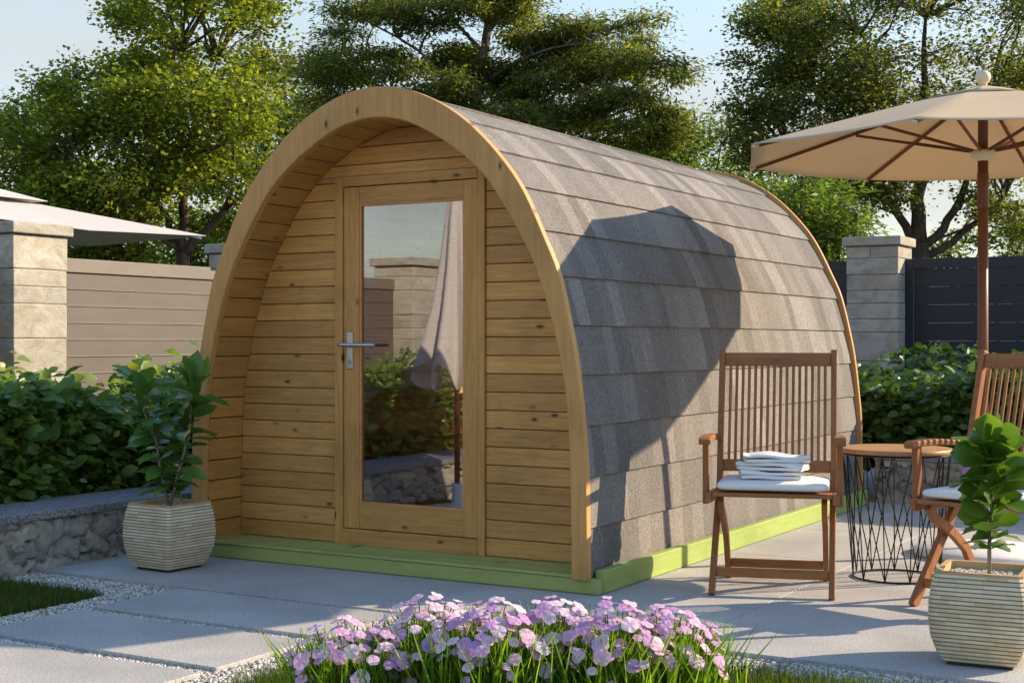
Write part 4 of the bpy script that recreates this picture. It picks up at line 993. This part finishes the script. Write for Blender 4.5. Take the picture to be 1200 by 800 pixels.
# ------------------------------------------------------------------ trees
def tree(name, loc, label, seed, trunk, pads, lmat, ln, wd, per_pad, kind='quad', flat=.55, twig=.30, bark='bark', cat='tree', group='garden trees beyond the fence', droop=0.0, leaf_up=.6, sub=12):
    """trunk: list of (points, radii) limbs relative to loc; pads: (x,y,z,r) foliage clumps relative to loc"""
    r = np.random.default_rng(seed); t = empty(name, loc); tag(t, label, cat, group); g = MB()
    tips = []
    for pts, rad in trunk:
        g.tube(pts, rad, 10, True)
        for p in pts[len(pts) // 2:]: tips.append(np.array(p, float))
    tips = np.array(tips); LP, LD, LU = [], [], []
    for (x, y, z, pr) in pads:
        c = np.array([x, y, z]); d = np.linalg.norm(tips - c, axis=1) + np.where(tips[:, 2] > z - .1, 3.0, 0); s0 = tips[np.argmin(d)]
        mid = (s0 + c) / 2 + np.array([0, 0, .10 * np.linalg.norm(c - s0)]) + r.normal(0, .06, 3); lg = np.linalg.norm(c - s0)
        g.tube([tuple(s0), tuple(s0 * .6 + mid * .4 + r.normal(0, .04, 3)), tuple(mid), tuple(c)], [.012 + .010 * lg, .011 + .007 * lg, .010 + .003 * lg, .006], 6, False)
        for k in range(sub):
            e = unit(r, 1)[0] * pr * np.array([1, 1, flat]) * r.uniform(.45, 1.0) ** .6; tip = c + e
            bnd = c + e * .5 + r.normal(0, .05, 3)
            g.tube([tuple(c), tuple(bnd), tuple(tip)], [.006, .004, .0025], 4, False)
            n = max(4, int(per_pad / sub * r.uniform(.6, 1.4))); u = r.uniform(.25, 1.08, n)[:, None]
            base = c + (bnd - c) * np.minimum(u * 2, 1) + (tip - bnd) * np.clip(u * 2 - 1, 0, 1.2)
            q = base + r.normal(0, 1, (n, 3)) * twig * pr * np.array([1, 1, .6]); LP.append(q)
            dd = unit(r, n) + e / (np.linalg.norm(e) + 1e-6) * .8; dd[:, 2] = dd[:, 2] * .5 - droop; LD.append(dd); uu = r.normal(0, leaf_up, (n, 3)); uu[:, 2] += 1; LU.append(uu)
    P = np.concatenate(LP); D = np.concatenate(LD); U = np.concatenate(LU); s = r.uniform(.6, 1.2, len(P))
    V, F = leaves(P, D, U, ln * s, wd * s, kind)
    g.build('trunk', M[bark], t); link('crown', np_mesh('crown', V, F), lmat, t); return t
def limb(p0, p1, r0, r1, bend=(0, 0, 0), n=6, seed=0, wob=.04):
    r = random.Random(seed); p0, p1, b_ = Vector(p0), Vector(p1), Vector(bend); pts = []; rad = []
    for i in range(n + 1):
        t = i / n; q = p0.lerp(p1, t) + b_ * (4 * t * (1 - t)); q += Vector((r.uniform(-1, 1), r.uniform(-1, 1), 0)) * wob * (t * (1 - t) * 4); pts.append(tuple(q)); rad.append(r0 + (r1 - r0) * t)
    return pts, rad
def px(x, y, d): return ((x - 600) / 1667 * d, d, EYE + (400 - y) / 1667 * d)
def scatter_pads(boxes, D, seed, base):
    """boxes: (x0,y0,x1,y1,n,rmin,rmax) in photo directions at distance D, spread in depth by +-dy"""
    r = random.Random(seed); out = []
    for x0, y0, x1, y1, n, r0, r1, dy in boxes:
        for _ in range(n):
            d = D + r.uniform(-dy, dy); q = px(r.uniform(x0, x1), r.uniform(y0, y1), d); out.append((q[0] - base[0], q[1] - base[1], q[2] - base[2], r.uniform(r0, r1)))
    return out
M['leaf_left'] = leafmat('sunny_tree_leaf', (.095, .155, .024), (.32, .37, .05), .60, .5, spec=.3)
M['leaf_mid'] = leafmat('dark_feathery_leaf', (.065, .105, .030), (.28, .30, .080), .58, .55, spec=.25)
M['leaf_right'] = leafmat('dark_small_leaf', (.065, .108, .028), (.24, .26, .065), .56, .5, spec=.3)
M['leaf_bush'] = leafmat('fresh_bush_leaf', (.065, .135, .028), (.20, .29, .06), .54, .5, spec=.3)
# sunny broad tree beyond the taupe fence
D = 16.5; b0 = px(214, 400, D); base = (b0[0], D, -.07)
def rel(x, y, d=D): q = px(x, y, d); return (q[0] - base[0], q[1] - base[1], q[2] - base[2])
tr = [limb((0, 0, 0), rel(214, 296), .10, .075, seed=1), limb(rel(214, 296), rel(213, 190), .065, .045, seed=2), limb(rel(213, 190), rel(212, 60), .045, .016, seed=3), limb(rel(214, 290), rel(175, 225), .05, .035, seed=4),
      limb(rel(175, 225), rel(130, 95), .045, .015, seed=5), limb(rel(214, 300), rel(265, 245), .06, .035, seed=6), limb(rel(265, 245), rel(290, 120), .035, .012, seed=7), limb(rel(205, 285), rel(110, 215, 16), .05, .02, seed=8),
      limb(rel(213, 190), rel(255, 70, 17), .04, .012, seed=10)]
pads = scatter_pads([(150, -70, 310, 45, 24, .30, .46, 1.2), (85, 60, 310, 130, 32, .30, .46, 1.4), (50, 85, 95, 140, 5, .28, .36, .8), (0, 135, 110, 240, 28, .30, .44, 1.2), (110, 120, 325, 240, 48, .30, .48, 1.5), (220, 200, 300, 280, 6, .28, .4, 1), (20, 225, 190, 262, 9, .25, .4, 1), (-50, 175, 10, 240, 7, .35, .5, 1)], D, 3, base)
tree('broad_tree', base, 'sunny yellow green broadleaf tree beyond the taupe fence panel', 41, tr, pads, M['leaf_left'], .064, .049, 400)
# layered feathery tree behind the cabin
D = 19.0; b0 = px(562, 400, D); base = (b0[0], D, -.07)
tr = [limb((0, 0, 0), rel(558, 105, D), .13, .075, seed=11), limb(rel(558, 105, D), rel(572, 30, D), .075, .055, seed=12), limb(rel(572, 30, D), rel(560, -90, D), .055, .02, seed=13)]
lims = [(552, 150, 360, 80), (556, 120, 420, 20), (565, 60, 470, -20), (560, 100, 690, 50), (556, 130, 770, 60), (553, 160, 700, 140), (570, 40, 650, -10), (552, 165, 400, 130), (554, 140, 620, 110)]
for i, (xa, ya, xb, yb_) in enumerate(lims): tr.append(limb(rel(xa, ya, D), rel(xb, yb_, D + (-1 if i % 2 else 1) * .6), .026, .009, (0, 0, .12), seed=20 + i))
pads = scatter_pads([(370, 65, 440, 92, 8, .4, .6, 1), (395, 0, 500, 40, 10, .4, .6, 1), (440, 60, 550, 95, 9, .35, .5, 1), (345, 95, 560, 140, 13, .45, .6, 1.2), (530, -40, 620, -5, 7, .45, .7, 1), (525, -5, 630, 25, 6, .35, .5, 1),
                     (610, 25, 760, 62, 13, .45, .65, 1), (640, 62, 800, 92, 12, .4, .6, 1), (560, 75, 680, 120, 12, .4, .6, 1), (600, 110, 790, 150, 18, .4, .55, 1.2), (560, 125, 790, 185, 18, .4, .5, 1.2), (440, -60, 540, -30, 5, .5, .7, 1)], D, 5, base)
tree('feathery_tree', base, 'dark layered feathery tree rising behind the arched cabin roof', 42, tr, pads, M['leaf_mid'], .085, .027, 820, bark='bark_grey', flat=.22, twig=.20, droop=.35, sub=14)
# small leaved tree behind the parasol
D = 17.5; b0 = px(1078, 400, D); base = (b0[0], D, -.07)
tr = [limb((0, 0, 0), rel(1078, 285, D), .15, .11, seed=31), limb(rel(1078, 285, D), rel(1076, 180, D), .10, .07, seed=32), limb(rel(1076, 180, D), rel(1085, 20, D), .07, .02, seed=33), limb(rel(1080, 290, D), rel(1125, 235, D), .06, .045, (0, 0, -.06), seed=34),
      limb(rel(1125, 235, D), rel(1165, 110, D), .045, .015, seed=35), limb(rel(1085, 300, D), rel(1175, 232, D), .055, .03, (0, 0, -.08), seed=36), limb(rel(1072, 285, D), rel(1035, 225, D), .06, .045, seed=37), limb(rel(1035, 225, D), rel(950, 90, D), .045, .012, seed=38),
      limb(rel(1076, 180, D), rel(1010, 40, D), .04, .012, seed=39), limb(rel(1035, 225, D), rel(930, 190, D), .03, .010, seed=40), limb(rel(1175, 232, D), rel(1240, 120, D), .03, .012, seed=43)]
pads = scatter_pads([(860, -10, 930, 50, 9, .3, .45, 1), (930, -60, 1220, 30, 26, .35, .55, 1.4), (905, 20, 1040, 110, 24, .33, .5, 1.3), (870, 70, 930, 140, 10, .3, .42, 1), (865, 120, 1000, 200, 28, .33, .48, 1.3), (1000, 60, 1230, 150, 26, .35, .55, 1.4), (1130, 225, 1230, 275, 8, .28, .4, 1.2), (950, 195, 1060, 245, 16, .28, .4, 1), (1060, 150, 1230, 210, 14, .35, .5, 1.2)], D, 6, base)
tree('broad_tree', base, 'dark small leaved tree with forked trunk behind the beige parasol', 43, tr, pads, M['leaf_right'], .058, .038, 450)
# bushes and farther trees filling the gaps low down
def bush(x, y0, y1, D, w, n, r0, r1, lab, seed, lm='leaf_bush', ln=.10, wd=.035, per=330, kind='quad', grp='bushes beyond the fence'):
    b_ = px(x, 400, D); bs = (b_[0], D, -.07); pads = scatter_pads([(x - w, y0, x + w, y1, n, r0, r1, .8)], D, seed, bs); h_ = EYE + (400 - y1) / 1667 * D
    trk = [limb((.1 * i - .1, 0, 0), (.35 * i - .35, .1 * i, h_ * .9), .05, .02, seed=seed + i) for i in range(3)]
    tree('bush', bs, lab, seed, trk, pads, M[lm], ln, wd, per, kind=kind, flat=.8, cat='bush', group=grp, droop=.1, sub=9)
bush(955, 215, 320, 14.6, 52, 20, .26, .4, 'fresh green bush beside the shaded pillar, under the parasol edge', 61, wd=.026, ln=.12)
bush(800, 150, 260, 21.0, 75, 30, .4, .6, 'fresh green bush showing above the cabin ridge', 62, ln=.12)
bush(1170, 262, 330, 18.5, 70, 14, .3, .45, 'light green bush behind the anthracite fence', 63)
bush(60, 215, 330, 19.5, 110, 30, .4, .6, 'shaded green bush behind the white parasol', 64, 'leaf_left', .10, .06)
bush(250, 255, 330, 20.5, 90, 20, .4, .6, 'yellow green bush behind the forked trunk of the sunny tree', 65, 'leaf_bush', .10, .06)
bush(335, 55, 230, 23.0, 38, 20, .45, .65, 'mid green bush filling the gap between the sunny tree and the feathery tree', 69, 'leaf_right', .09, .055)
bush(400, 120, 300, 25.0, 120, 34, .6, .9, 'dark bush hidden low behind the cabin', 66, 'leaf_mid', .13, .05)
bush(640, 150, 300, 25.0, 110, 26, .6, .9, 'dark bush behind the cabin ridge', 67, 'leaf_mid', .13, .05)
bush(900, 190, 300, 24.0, 70, 18, .5, .8, 'dark bush far behind the parasol edge', 68, 'leaf_right', .11, .05)
